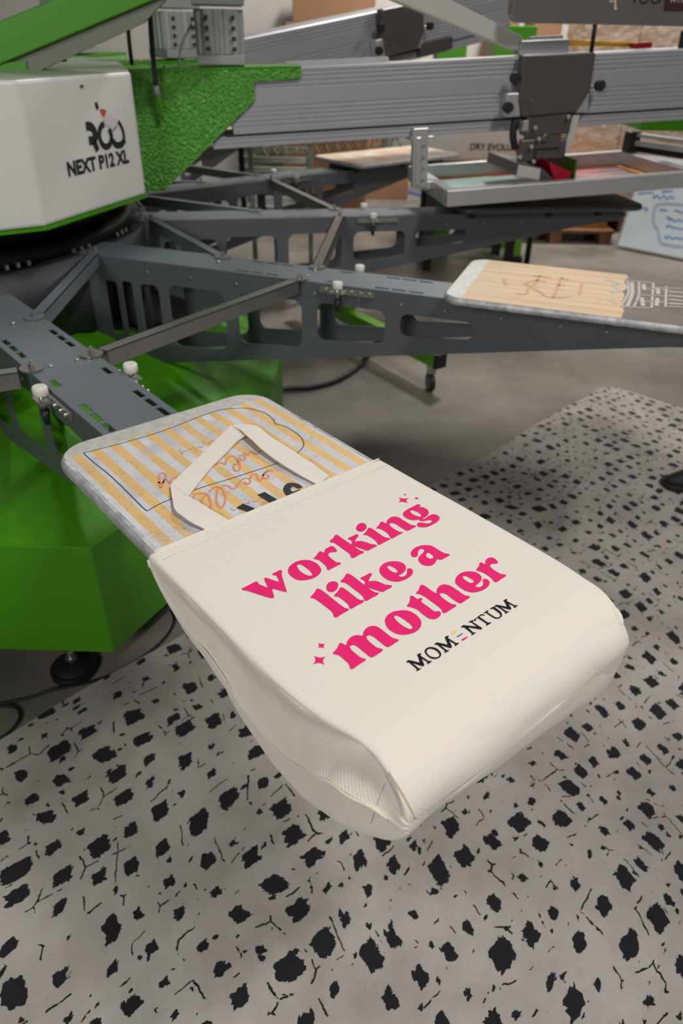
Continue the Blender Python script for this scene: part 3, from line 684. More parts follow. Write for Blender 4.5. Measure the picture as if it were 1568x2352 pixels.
glyph(mb, cc(*cC, [(712, 530), (725, 490), (780, 450), (880, 400), (950, 362), (990, 362), (1012, 382), (990, 402), (1050, 410), (1120, 445), (1152, 490), (1140, 540), (1100, 575), (1052, 602), (1068, 611), (1090, 603), (1140, 565), (1200, 535), (1260, 533), (1320, 560), (1340, 600), (1310, 650), (1230, 700), (1130, 745), (1030, 752), (965, 735), (952, 700), (980, 675), (1040, 675), (1130, 688), (1190, 670), (1212, 645), (1180, 628), (1120, 635), (1060, 648), (1010, 642), (985, 622), (920, 630), (850, 625), (780, 600), (730, 565)]), [cc(*cC, [(835, 485), (850, 465), (880, 462), (950, 485), (1010, 525), (1028, 555), (1005, 572), (950, 562), (880, 530)])])
glyph(mb, cc(*cD, [(125, 695), (170, 650), (220, 590), (260, 520), (300, 510), (345, 525), (480, 620), (640, 750), (800, 875), (900, 945), (960, 955), (988, 980), (950, 1015), (860, 1060), (740, 1140), (690, 1150), (650, 1135), (640, 1080), (590, 1010), (470, 915), (330, 810), (230, 740), (170, 722), (130, 712)]))
glyph(mb, cc(*cD, [(485, 480), (500, 410), (560, 360), (640, 345), (710, 360), (748, 410), (740, 480), (690, 550), (610, 582), (530, 570), (495, 530)]))
glyph(mb, cc(*cD, [(658, 660), (700, 610), (750, 560), (780, 500), (820, 482), (860, 490), (960, 560), (1100, 670), (1200, 745), (1260, 765), (1310, 770), (1328, 800), (1280, 835), (1180, 885), (1070, 950), (1020, 955), (1000, 930), (990, 890), (940, 830), (840, 750), (760, 695), (700, 685), (665, 675)]))
glyph(mb, cc(*cD, [(810, 330), (860, 285), (900, 230), (930, 178), (980, 172), (1030, 195), (1150, 280), (1330, 422), (1342, 412), (1348, 350), (1320, 320), (1265, 290), (1250, 265), (1300, 240), (1400, 190), (1460, 158), (1500, 170), (1505, 200), (1460, 270), (1434, 340)]) +
      cc(*cE, [(180, 690), (215, 680), (280, 682), (350, 705), (420, 735), (500, 745), (525, 760), (500, 785), (440, 815), (390, 843), (340, 835), (250, 808), (160, 774), (160, 780), (200, 810), (260, 848), (310, 857), (325, 870), (290, 900), (220, 935), (150, 975), (110, 968)]) + cc(*cD, [(1322, 720), (1300, 680), (1240, 620), (1100, 515), (960, 405), (890, 372), (830, 362)]))
glyph(mb, cc(*cE, [(335, 520), (350, 465), (410, 415), (500, 388), (590, 387), (670, 405), (720, 445), (732, 490), (710, 540), (660, 580), (622, 600), (635, 612), (660, 617), (700, 612), (740, 580), (750, 545), (748, 505), (790, 492), (825, 510), (838, 550), (810, 600), (740, 650), (650, 683), (570, 690), (480, 672), (400, 625), (350, 570)]), [cc(*cE, [(450, 470), (465, 455), (500, 455), (560, 485), (605, 525), (605, 548), (575, 557), (530, 545), (480, 510)])])
glyph(mb, cc(*cE, [(805, 260), (820, 225), (870, 180), (950, 150), (1040, 143), (1120, 155), (1180, 190), (1260, 240), (1310, 263), (1370, 275), (1391, 290), (1360, 312), (1300, 345), (1250, 363), (1205, 352), (1190, 370), (1170, 410), (1120, 445), (1050, 452), (980, 435), (930, 390), (918, 345), (940, 300), (985, 260), (1008, 220), (990, 203), (950, 203), (915, 235), (912, 280), (900, 312), (860, 322), (825, 312), (808, 285)]), [cc(*cE, [(1035, 290), (1050, 262), (1075, 255), (1120, 285), (1145, 315), (1135, 335), (1105, 347), (1065, 338), (1035, 312)])])
glyph(mb, cc(*cF, [(460, 492), (500, 450), (535, 400), (565, 340), (605, 335), (650, 362), (683, 360), (690, 310), (740, 245), (810, 210), (880, 205), (945, 213), (960, 150), (1010, 85), (1080, 55), (1150, 55), (1220, 85), (1320, 165), (1420, 240), (1480, 262), (1530, 278), (1535, 295), (1480, 330), (1400, 385), (1350, 398), (1310, 378), (1200, 290), (1130, 235), (1060, 205), (1010, 225), (1010, 260), (1060, 315), (1150, 390), (1200, 415), (1255, 428), (1275, 455), (1230, 490), (1140, 550), (1095, 565), (1050, 548), (960, 475), (860, 395), (800, 365), (745, 380), (738, 410), (780, 465), (860, 530), (920, 575), (980, 590), (1000, 612), (960, 640), (880, 690), (790, 755), (745, 752), (730, 710), (715, 670), (640, 600), (560, 535), (500, 520), (465, 508)]))
glyph(mb, cc(*cG, [(170, 900), (185, 840), (240, 780), (330, 740), (460, 725), (560, 735), (660, 785), (730, 850), (765, 920), (750, 1000), (690, 1065), (600, 1105), (480, 1125), (370, 1110), (270, 1060), (200, 990)]), [cc(*cG, [(320, 840), (340, 812), (390, 818), (470, 865), (560, 930), (610, 975), (620, 1010), (590, 1032), (540, 1020), (460, 975), (380, 915)])])
glyph(mb, cc(*cG, [(530, 645), (570, 595), (580, 540), (580, 500), (610, 483), (640, 500), (705, 540), (750, 522), (785, 545), (762, 582), (860, 655), (960, 730), (1000, 742), (1060, 740), (1085, 770), (1070, 820), (1010, 860), (950, 868), (880, 850), (800, 795), (700, 715), (600, 675), (540, 662)]))
glyph(mb, cc(*cG, [(680, 435), (720, 390), (745, 325), (780, 308), (830, 330), (920, 395), (998, 443), (1012, 438), (1020, 385), (1060, 325), (1140, 300), (1230, 320), (1340, 385), (1450, 465), (1500, 485), (1555, 495), (1560, 515), (1500, 555), (1420, 605), (1370, 600), (1280, 540), (1180, 465), (1110, 440), (1065, 460), (1080, 490), (1150, 550), (1250, 615), (1320, 630), (1338, 655), (1290, 685), (1160, 765), (1115, 755), (1100, 720), (1060, 675), (940, 585), (820, 500), (740, 460), (690, 452)]))
glyph(mb, cc(*cH, [(290, 620), (305, 550), (370, 480), (460, 440), (570, 430), (670, 445), (750, 490), (788, 545), (780, 605), (730, 660), (676, 702), (684, 720), (740, 732), (800, 705), (822, 660), (812, 590), (850, 570), (905, 590), (940, 640), (925, 700), (860, 760), (760, 805), (640, 828), (540, 815), (440, 775), (340, 700), (300, 655)]), [cc(*cH, [(430, 545), (450, 520), (500, 520), (570, 555), (635, 600), (640, 630), (600, 650), (545, 640), (470, 590)])])
glyph(mb, cc(*cH, [(690, 395), (740, 330), (755, 270), (790, 265), (856, 298), (864, 290), (860, 240), (900, 185), (970, 168), (1040, 190), (1085, 235), (1100, 268), (1070, 282), (1000, 285), (955, 310), (960, 345), (1010, 395), (1130, 470), (1200, 485), (1250, 500), (1245, 525), (1170, 570), (1090, 628), (1040, 630), (1010, 600), (990, 570), (900, 500), (790, 440), (700, 415)]))
bag.part(mb, 'slogan_print', PINK)
mb = MB()
def star(crp, tips, mids):
    q = []
    for i in range(4):
        a, b_, c_ = tips[i], mids[i], tips[(i+1) % 4]
        for j in range(6):
            t_ = j/6; q.append(((1-t_)**2*a[0]+2*t_*(1-t_)*(2*b_[0]-.5*(a[0]+c_[0]))+t_*t_*c_[0], (1-t_)**2*a[1]+2*t_*(1-t_)*(2*b_[1]-.5*(a[1]+c_[1]))+t_*t_*c_[1]))
    glyph(mb, cc(*crp, q), n=1)
star(cC, [(630, 235), (820, 245), (800, 340), (630, 328)], [(720, 262), (770, 290), (715, 315), (665, 285)])
star(cC, [(725, 178), (770, 178), (768, 202), (722, 200)], [(747, 183), (762, 190), (746, 197), (731, 190)])
star(cC, [(910, 235), (982, 237), (982, 272), (910, 270)], [(946, 243), (968, 254), (946, 265), (924, 252)])
star(cF, [(140, 535), (350, 548), (330, 698), (122, 682)], [(240, 572), (297, 620), (240, 660), (175, 610)])
star(cF, [(220, 335), (328, 345), (315, 415), (212, 408)], [(272, 348), (308, 380), (265, 405), (232, 372)])
bag.part(mb, 'sparkle_print', PINK)
mb = MB()
M1 = [(70, 895), (98, 873), (140, 880), (248, 908), (222, 828), (208, 803), (255, 782), (266, 797), (252, 815), (362, 888), (385, 880), (400, 893), (350, 926), (338, 912), (346, 900), (268, 850), (305, 938), (290, 952), (272, 950), (145, 908), (238, 984), (258, 975), (266, 985), (212, 1015), (200, 1005), (210, 990), (105, 902), (80, 905)]
def aff(src, dst):  # three point affine map
    (x0, y0), (x1, y1), (x2, y2) = src; (u0, v0), (u1, v1), (u2, v2) = dst
    den = (x1-x0)*(y2-y0)-(x2-x0)*(y1-y0)
    def f(p):
        a = ((p[0]-x0)*(y2-y0)-(x2-x0)*(p[1]-y0))/den; b_ = ((x1-x0)*(p[1]-y0)-(p[0]-x0)*(y1-y0))/den
        return (u0+a*(u1-u0)+b_*(u2-u0), v0+a*(v1-v0)+b_*(v2-v0))
    return f
src = [(70, 895), (212, 1015), (400, 893)]
for dst in (src, [(433, 668), (574, 780), (751, 660)], [(1205, 180), (1350, 276), (1506, 175)]):
    f = aff(src, dst); glyph(mb, cc(*cI, [f(p) for p in M1]), n=1)
glyph(mb, cc(*cI, [(308, 765), (320, 730), (355, 710), (400, 705), (450, 718), (495, 750), (520, 790), (510, 830), (470, 853), (420, 858), (370, 840), (330, 805)]), [cc(*cI, [(332, 768), (347, 737), (385, 727), (435, 740), (478, 770), (498, 800), (488, 828), (450, 838), (400, 832), (355, 806)])])
glyph(mb, cc(*cI, [(775, 445), (805, 423), (850, 428), (985, 444), (903, 386), (880, 390), (872, 380), (925, 357), (936, 368), (924, 382), (1052, 465), (1036, 479), (1000, 474), (862, 452), (935, 521), (958, 514), (967, 523), (920, 552), (908, 543), (914, 530), (815, 452), (785, 455)]), n=1)
glyph(mb, cc(*cI, [(935, 358), (1035, 282), (1083, 291), (1077, 301), (1045, 297), (1010, 315), (1122, 393), (1152, 385), (1165, 396), (1107, 430), (1095, 420), (1104, 405), (990, 331), (965, 347), (968, 368), (953, 372)]), n=1)
glyph(mb, cc(*cI, [(1065, 262), (1120, 232), (1131, 243), (1114, 258), (1190, 308), (1230, 327), (1268, 320), (1284, 298), (1268, 270), (1190, 213), (1158, 219), (1148, 209), (1200, 183), (1213, 196), (1285, 250), (1304, 285), (1300, 312), (1270, 336), (1225, 342), (1185, 325), (1092, 264), (1074, 273)]), n=1)
bag.part(mb, 'wordmark_print', NAVY)
for pts, mm in (([(650, 528), (668, 503), (722, 484), (735, 495), (722, 514), (662, 538)], YEL), ([(717, 570), (790, 525), (798, 537), (735, 579)], BLU), ([(778, 606), (852, 569), (864, 580), (799, 626)], PINK)):
    q = MB(); glyph(q, cc(*cI, pts), n=1); bag.part(q, 'wordmark_bar', mm)

# ------------------------------------------------------------------ centre housing of the press
hx = [Vector((-.854, 2.134)), Vector((-.689, 2.637))]          # lower corners of the printed panel
PN = (hx[1]-hx[0]).normalized(); 
hc = (hx[0]+hx[1])/2
rad_in = Vector((CX, CY))
poly = []
a1 = atan2(hx[1].y-CY, hx[1].x-CX)
poly = [hx[0].copy(), hx[1].copy()]
for i in range(1, 11):
    a = a1 + R(30.2*i); rp = .955 if i == 1 else 1.10; poly.append(Vector((CX+rp*cos(a), CY+rp*sin(a))))
hs = Thing('press_housing', 'white and green centre housing of the press above the carousel', 'machine', org=(CX, CY, 1.0))
hb, ht = 1.003, 1.364
mb = MB().prism([(p.x, p.y, hb) for p in poly], (0, 0, ht-hb)); hs.part(mb, 'shell', WHITE, bev=.012, seg=3)
sc = lambda p, f: Vector((CX+(p.x-CX)*f, CY+(p.y-CY)*f))
mb = MB().prism([(sc(p, 1.004).x, sc(p, 1.004).y, hb-.007) for p in poly], (0, 0, .007)); hs.part(mb, 'green_skirt', GREEN)
mb = MB().prism([(sc(p, .995).x, sc(p, .995).y, ht-.002) for p in poly], (0, 0, .004))
hs.part(mb, 'top_deck', mat('grey_green_deck', sr(150, 165, 140), .5), bev=.002)
mb = MB().tube([(CX, CY, .90), (CX, CY, hb-.008)], [.86, 1.0], 60); hs.part(mb, 'bearing_ring', BLACK)
# lettering on the panel (traced on its plane)
pn = Vector((PN.y, -PN.x, 0)); pp = Vector((hx[0].x, hx[0].y, 1.1))
if pn.dot(Vector((0, 0, 0))-pp) < 0: pn = -pn
pp2 = pp + pn*.0012
def hp(x, y): return on_plane(x, y, pp2, pn)
cL = (140, 220, 8.711)
def hstroke(mb, pts, wpx, sm_=4, sharp=False):
    p3 = [hp(*p) for p in cc(*cL, pts)]
    ref = (hp(300, 320)-hp(290, 320)).length/10
    ribbon(mb, cr(p3, sm_, False) if not sharp else p3, wpx/8.711*ref, pn, .0002)
mb = MB()
hstroke(mb, [(500, 610), (590, 612), (655, 680), (685, 760), (690, 820), (655, 885), (560, 900)], 84)
hstroke(mb, [(655, 900), (690, 980), (740, 1100)], 75, sharp=True)
hstroke(mb, [(860, 560), (800, 620), (770, 720), (775, 830), (810, 940), (870, 1010), (930, 1015), (985, 960), (1010, 860), (1000, 760), (960, 660)], 62)
hstroke(mb, [(1045, 900), (1090, 975), (1150, 990), (1220, 965), (1255, 900)], 66)
hstroke(mb, [(1140, 510), (1200, 600), (1245, 720), (1262, 850), (1275, 960)], 45)
hstroke(mb, [(1010, 760), (1020, 860), (1060, 930)], 50)
hstroke(mb, [(1130, 580), (1040, 710)], 10, sharp=True)
hstroke(mb, [(700, 130), (715, 200), (745, 260)], 50)
hs.part(mb, 'emblem_lettering', INK)
q = MB(); q.flat([hp(*p)+pn*.0003 for p in cc(*cL, [(765, 275), (830, 260), (915, 295), (895, 340), (870, 420), (840, 415), (800, 340)])]); hs.part(q, 'emblem_orange_patch', mat('orange_red_ink', sr(196, 84, 42), .5))
q = MB(); q.flat([hp(*p)+pn*.0003 for p in cc(*cL, [(900, 360), (1030, 400), (1140, 510), (1120, 590), (1030, 680), (950, 620), (880, 560), (860, 470)])]); hs.part(q, 'emblem_pale_patch', mat('pale_pink_ink', sr(214, 204, 206), .5))
o0 = hp(157, 405); o1 = hp(297, 372); xax = (o1-o0); Lw = xax.length; xax.normalize(); zax = Vector((0, 0, 1)); zax = (zax-xax*zax.dot(xax)).normalized()
hgt = (hp(163, 376)-hp(157, 405)).length
Mx = Matrix((xax, zax, pn)).transposed().to_4x4(); Mx.translation = o0+pn*.0004
q = text_mb('NEXT P12 XL', hgt*1.38, Mx, bold=.0022, xs=1.)
w0 = max((v-o0).dot(xax) for v in q.v); q.v = [o0+xax*((v-o0).dot(xax)*Lw/w0)+zax*(v-o0).dot(zax)+pn*.0004 for v in q.v]
hs.part(q, 'model_lettering', INK)
q = MB().tube([hp(186, 198), hp(186, 198)+pn*.006], .0035, 8); hs.part(q, 'panel_screw', DARK)
# green triangular brackets that carry the heads
def bracket(k):
    F = FR(k); mb = MB()
    outl = [(.955, 1.352), (1.40, 1.362), (1.578, 1.371), (1.578, 1.334), (1.41, 1.322), (1.408, 1.262), (1.05, .965), (.955, .965)]
    for s0 in (-.092, .085): mb.prism([F @ Vector((x, s0, z)) for x, z in outl], F.to_3x3() @ Vector((0, .006, 0)))
    b = hs.part(mb, 'head_bracket', GREENH, bev=.001)
    mb = MB().prism([F @ Vector((x, -.094, z)) for x, z in [(.93, 1.350), (1.578, 1.368), (1.578, 1.374), (.93, 1.357)]], F.to_3x3() @ Vector((0, .188, 0)))
    hs.part(mb, 'top_plate', GREEN, parent=b)
    mb = MB()
    for x_ in (1.06, 1.10, 1.14):
        p = F @ Vector((x_, -.07, 1.36)); mb.tube([p, p+Vector((0, 0, .008))], .006, 8)
    hs.part(mb, 'bolt', CHROME, parent=b)
    # finned motor standing on the bracket
    mb = MB(); cxm = 1.30
    fin = []
    for x_, y_, d_ in ((0, 0, 0),):
        for i in range(96):
            a = 2*pi*i/96; rr = .080+(.005 if (i//3) % 2 else 0); rr = rr*min(1.16, 1/max(abs(cos(a)), abs(sin(a))))
            fin.append(F @ Vector((cxm+rr*cos(a), rr*sin(a), 1.405)))
    mb.prism(fin, (0, 0, .13)); mo = hs.part(mb, 'motor', MOTOR)
    q = MB(); q.v = []; q.box(-.082, .082, -.082, .082, 1.372, 1.404, F @ Matrix.Translation((cxm, 0, 0))); q.box(-.088, .088, -.088, .088, 1.545, 1.66, F @ Matrix.Translation((cxm, 0, 0)))
    hs.part(q, 'motor_flange', MOTOR, parent=mo, bev=.004)
    q = MB()
    for z in (1.425, 1.455, 1.485, 1.51):
        for y_ in (-.045, .045): q.box(-.007, .007, y_-.006, y_+.006, z-.006, z+.006, F @ Matrix.Translation((cxm, 0, 0)) @ Matrix.Translation((0, 0, 0)))
    q2 = MB()
    for z in (1.42, 1.45, 1.48, 1.51):
        for x_ in (-.045, .045): q2.box(x_-.006, x_+.006, -.0935, -.088, z-.005, z+.007, F @ Matrix.Translation((cxm, 0, 0)))
    hs.part(q2, 'mounting_hole', BLACK, parent=mo)
for k in (2, 3, 4): bracket(k)
# green tie beam above the housing
F2 = FR(2)
def pl2(x, y, s): # point on vertical plane s of arm 2
    n_ = F2.to_3x3() @ Vector((0, 1, 0)); return on_plane(x, y, F2 @ Vector((0, s, 0)), n_)
mb = MB(); nn = F2.to_3x3() @ Vector((0, 1, 0))
mb.prism([pl2(-220, 145, -.45), pl2(-220, 255, -.45), pl2(0, 148, -.45), pl2(400, -20, -.45), pl2(620, -115, -.45), pl2(420, -170, -.45), pl2(165, -20, -.45), pl2(0, 48, -.45)], nn*.10)
tb = hs.part(mb, 'tie_beam', GREEN, bev=.004)
mb = MB().prism([pl2(-60, 205, -.43), pl2(62, 176, -.43), pl2(330, 52, -.43), pl2(400, -20, -.43), pl2(0, 148, -.43)], nn*.07); hs.part(mb, 'beam_underside_tray', mat('tray_shade_grey', sr(118, 124, 108), .5), parent=tb)  # tray colour darkened to carry the shade under the beam
mb = MB().prism([pl2(-30, 172, -.44), pl2(62, 172, -.44), pl2(60, 140, -.44), pl2(-30, 148, -.44)], nn*.09); hs.part(mb, 'beam_foot', GREEN, parent=tb)
# hoses
mb = MB().tube(cr([pl2(343, -30, -.16), pl2(345, 40, -.16), pl2(350, 120, -.15), pl2(358, 200, -.14)], 5, False), .0085, 12)
hsz = hs.part(mb, 'air_hose', BLACK)
mb = MB().tube([pl2(357, 196, -.14), pl2(364, 222, -.135)], .0095, 12); hs.part(mb, 'hose_fitting', MOTOR, parent=hsz)
mb = MB().tube(cr([pl2(363, 220, -.135), pl2(370, 250, -.128), pl2(371, 272, -.12)], 4, False), [.0085]*8+[.004], 12); hs.part(mb, 'green_hose_end', GREEN, parent=hsz)
hs.part(MB().tube(cr([pl2(292, 30, -.06), pl2(296, 90, -.05), pl2(303, 150, -.05)], 4, False), .007, 10), 'air_hose', BLACK)
hs.part(MB().tube([pl2(140, 110, -.3), pl2(148, 142, -.3)], .008, 10), 'air_hose', BLACK)
hs.part(MB().tube(cr([pl2(440, 55, 0), pl2(420, 95, 0), pl2(412, 130, -.01), pl2(415, 168, -.03)], 5, False), .004, 8), 'grey_cable', MOTOR)

# ------------------------------------------------------------------ print heads (aluminium beams)
HT = R(3.0)
def head(k, tilt, label, full):
    # profile in (s, z) extruded along the beam, beam pivots at r = 1.30
    piv = Vector((1.30, 0, 1.10)) if k == 2 else Vector((1.30, 0, 1.145))
    T = Thing('print_head_beam', label, 'print head', frame=FR(k) @ Matrix.Translation(piv) @ Matrix.Rotation(-tilt, 4, 'Y'), org=(0, 0, 0))
    def sect(z0, z1, grooves, hw=.079, gd=.0035, gh=.0045):
        pts = [(-hw, z0)]
        for g in grooves: pts += [(-hw, g-gh), (-hw+gd, g-gh*.6), (-hw+gd, g+gh*.6), (-hw, g+gh)]
        pts += [(-hw, z1-.006), (-hw+.006, z1), (hw-.006, z1), (hw, z1-.006), (hw, z0)]; return pts
    up = sect(.053, .252, [.075, .090, .105, .120, .135, .196, .211, .226, .239]); lo = sect(.008, .049, [.02, .034], hw=.074)
    L_ = 2.12
    T.part(MB().prism([(0.03, y, z) for y, z in up], (L_, 0, 0)), 'beam', ALU)
    T.part(MB().prism([(-.05, y, z) for y, z in lo], (L_+.02, 0, 0)), 'lower_rail', ALU)
    T.part(MB().box(-.0, L_, -.0735, .0735, .045, .056), 'slide_strip', DARK)
    # carriage cover
    c0 = 1.10 if k == 2 else 1.12
    m_ = MB().prism([(c0, -.135, .26), (c0+.29, -.135, .258), (c0+.288, -.135, .13), (c0+.245, -.135, .065), (c0+.02, -.135, .06), (c0+.005, -.135, .12)], (0, .045, 0))
    cv = T.part(m_, 'carriage_cover', COVER, bev=.01, seg=3)
    T.part(MB().box(c0-.04, c0+.02, -.125, -.08, .06, .14).box(c0+.25, c0+.30, -.11, -.08, .06, .12), 'side_bracket', ALUB, parent=cv, bev=.004)
    for kx, kz in ((c0-.022, .19), (c0+.318, .15), (c0-.04, .095)):
        q = MB().tube([(kx, -.13, kz), (kx, -.155, kz)], .019, 20); sg = 1 if kx > c0+.2 else -1
        kn = T.part(q, 'clamp_knob', BLACK, parent=cv, bev=.003)
        T.part(MB().tube([(kx, -.125, kz-.0), (kx-sg*.03, -.125, kz-.004)], .005, 10), 'knob_pin', CHROME, parent=cv)
    T.part(MB().tube([(c0+.05, -.137, .112), (c0+.05, -.141, .112)], .006, 10), 'cover_screw', CHROME, parent=cv)
    if not full: 
        T.part(MB().box(c0+.28, c0+.52, -.11, -.08, .02, .075), 'side_plate', COVER)
        return T
    # squeegee and flood bar mechanism
    q = MB().box(c0+.05, c0+.23, -.125, -.085, -.01, .062); q.box(c0+.09, c0+.20, -.12, .0, -.06, .0); q.box(c0+.11, c0+.23, -.11, -.05, -.10, -.03); q.box(c0+.03, c0+.09, -.13, -.10, -.10, -.02)
    q.tube([(c0+.13, -.13, -.02), (c0+.13, .12, -.02)], .016, 16)
    mech = T.part(q, 'squeegee_carrier', COVER, bev=.006)
    q = MB()
    for x_, z_, y_ in ((c0+.08, .02, -.13), (c0+.10, -.02, -.13), (c0+.07, -.045, -.135), (c0+.21, .05, -.13), (c0+.09, -.10, -.125), (c0+.03, -.08, -.13)): q.tube([(x_, y_, z_), (x_, y_-.012, z_)], .0075, 12)
    q.box(c0+.035, c0+.075, -.125, -.09, .01, .045)
    T.part(q, 'adjusting_bolt', ALUB, parent=mech, bev=.001)
    q = MB().tube(cr([(c0+.0, -.125, .05), (c0-.005, -.128, .0), (c0+.01, -.125, -.05)], 4, False), .014, 10); T.part(q, 'cable_guide', BLACK, parent=mech)
    q = MB().prism([(c0+.245, -.10, .05), (c0+.275, -.10, .05), (c0+.25, -.10, -.08), (c0+.225, -.10, -.08)], (0, .02, 0)); T.part(q, 'side_strut', LGREY, parent=mech)
    q = MB().prism([(c0+.005, -.20, -.095), (c0+.10, -.20, -.115), (c0+.16, -.20, -.165), (c0+.13, -.20, -.168), (c0+.0, -.20, -.135)], (0, .36, 0)); T.part(q, 'flood_bar', COVER, bev=.003)
    q = MB().prism([(c0+.0, -.205, -.095), (c0+.09, -.205, -.115), (c0+.09, -.205, -.155), (c0-.005, -.205, -.135)], (0, .008, 0)); T.part(q, 'flood_bar_plate', LGREY)
    q = MB().prism([(c0+.12, -.205, -.09), (c0+.22, -.205, -.135), (c0+.215, -.205, -.165), (c0+.155, -.205, -.165)], (0, .36, 0)); T.part(q, 'squeegee_blade', RED)
    q = MB().box(c0+.226, c0+.234, -.215, .15, -.165, -.09); T.part(q, 'blade_holder', DGREEN)
    # hanging bracket that holds the screen frame
    q = MB().box(.705, .765, -.11, -.075, -.17, .04); q.box(.70, .79, -.10, .10, -.005, .01); q.box(.715, .735, -.118, -.108, -.16, .01); q.box(.74, .80, -.10, .02, -.18, -.15)
    hb_ = T.part(q, 'screen_hanger', ALUB, bev=.003)
    q = MB()
    for z_ in (-.02, -.06, -.10, -.14): q.tube([(.745, -.112, z_), (.745, -.12, z_)], .005, 8)
    T.part(q, 'hanger_bolt', CHROME, parent=hb_)
    # coiled hose
    pts = []; n_ = 14
    for i in range(n_*12):
        a = 2*pi*i/12; x_ = .12+.56*i/(n_*12); pts.append((x_, -.045+.014*cos(a), -.010+.017*sin(a)))
    T.part(MB().tube(pts, .0028, 6), 'coiled_hose', WIRE)
    # lifting link and piston on top
    q = MB().prism([(.42, -.02, .52), (1.11, -.02, .272), (1.145, -.02, .268), (1.16, -.02, .29), (1.14, -.02, .315), (.46, -.02, .60)], (0, .045, 0)); lk = T.part(q, 'lifting_link', LGREY, bev=.006, seg=3)
    T.part(MB().tube([(1.137, -.021, .291), (1.137, -.026, .291)], .007, 12), 'link_pin', DARK, parent=lk)
    T.part(MB().box(1.13, 1.33, -.03, .03, .254, .30), 'piston', MOTOR, bev=.006)
    T.part(MB().box(.25, .64, .03, .06, .254, .268).box(1.2, 1.33, .04, .07, .255, .31), 'top_rail', ALUB)
    q = MB().tube([(1.355, .045, .285), (1.63, .045, .27)], .010, 12); T.part(q, 'yellow_tube', YELP)
    T.part(MB().box(1.61, 1.68, -.01, .04, .256, .276), 'red_cap', mat('red_plastic', sr(180, 20, 25), .4), bev=.004)
    T.part(MB().box(1.775, 1.805, -.06, -.03, .252, .31), 'black_post', BLACK, bev=.002)
    q = MB().tube([(1.383, -.105, .245), (1.385, -.105, .40)], .008, 12); T.part(q, 'support_rod', BLACK)
    return T
h2 = head(2, HT, 'long ribbed aluminium head beam crossing behind the wood platen, with dark carriage box', True)
h3 = head(3, R(8.6), 'second ribbed aluminium head beam tilted up behind the longer one, near the top', False)

# control panel above the beam
t = Thing('control_panel', 'grey steel panel with lettering cut by the top right edge of the photo', 'control panel', frame=FR(2), org=(2.7, -.1, 1.51))
q = MB(); pts = [(x, -.12, z) for x, z in rrect(2.335, 3.35, 1.514, 1.74, .035, 6)]; q.prism(pts, (0, .05, 0)); t.part(q, 'panel_body', mat('brushed_grey_panel', sr(140, 136, 134), .35, metal=.6, var=.12, vscale=3), bev=.002)
npl = F2.to_3x3() @ Vector((0, 1, 0)); pfx = F2 @ Vector((0, -.1212, 0))
def pp3(x, y): return F2.inverted() @ on_plane(x, y, pfx, npl)
cP = (1340, 0, 6.877)
q = MB(); ribbon(q, [pp3(*p) for p in cc(*cP, [(500, -60), (503, 150)])], .0085, (0, -1, 0)); ribbon(q, [pp3(*p) for p in cc(*cP, [(420, -40), (425, 30), (470, 10)])], .004, (0, -1, 0)); t.part(q, 'white_outline_mark', mat('white_ink', sr(220, 220, 225), .5))
q = MB(); ribbon(q, [pp3(*p) for p in cc(*cP, [(512, -60), (508, 118)])], .0048, (0, -1, 0), .0006); t.part(q, 'orange_mark', mat('orange_ink', sr(214, 130, 40), .5))
q = MB()
for pts in ([(790, -90), (805, 45)], ): ribbon(q, [pp3(*p) for p in cc(*cP, pts)], .0066, (0, -1, 0))
for cx_, cy_ in ((950, -10), (1130, -10)):
    ribbon(q, [pp3(*p) for p in cc(*cP, [(cx_+62*cos(a), cy_+60*sin(a)) for a in [2*pi*i/20 for i in range(21)]])], .0052, (0, -1, 0))
ribbon(q, [pp3(*p) for p in cc(*cP, [(1195, -80), (1205, 40)])], .0052, (0, -1, 0))
ribbon(q, [pp3(*p) for p in cc(*cP, [(800, -50), (850, -85), (890, -80)])], .0052, (0, -1, 0))
t.part(q, 'panel_lettering', INK)
q = MB().flat([pp3(*p)+Vector((0, -.0006, 0)) for p in cc(*cP, [(1290, -200), (1265, 170), (1320, 175), (1380, 172), (1450, 182), (1568, 172), (1700, 180), (1800, -200)])]); t.part(q, 'dark_label', mat('dark_label_ink', sr(58, 36, 36), .5))
q = MB()
for i, x_ in enumerate((1385, 1440, 1495, 1550)): ribbon(q, [pp3(*p) for p in cc(*cP, [(x_+10, -60), (x_-8, 42)])], .0032, (0, -1, 0), .0012)
ribbon(q, [pp3(*p) for p in cc(*cP, [(1385, -20), (1440, 20)])], .003, (0, -1, 0), .0012)
t.part(q, 'label_lettering', mat('pale_label_ink', sr(196, 178, 170), .5))

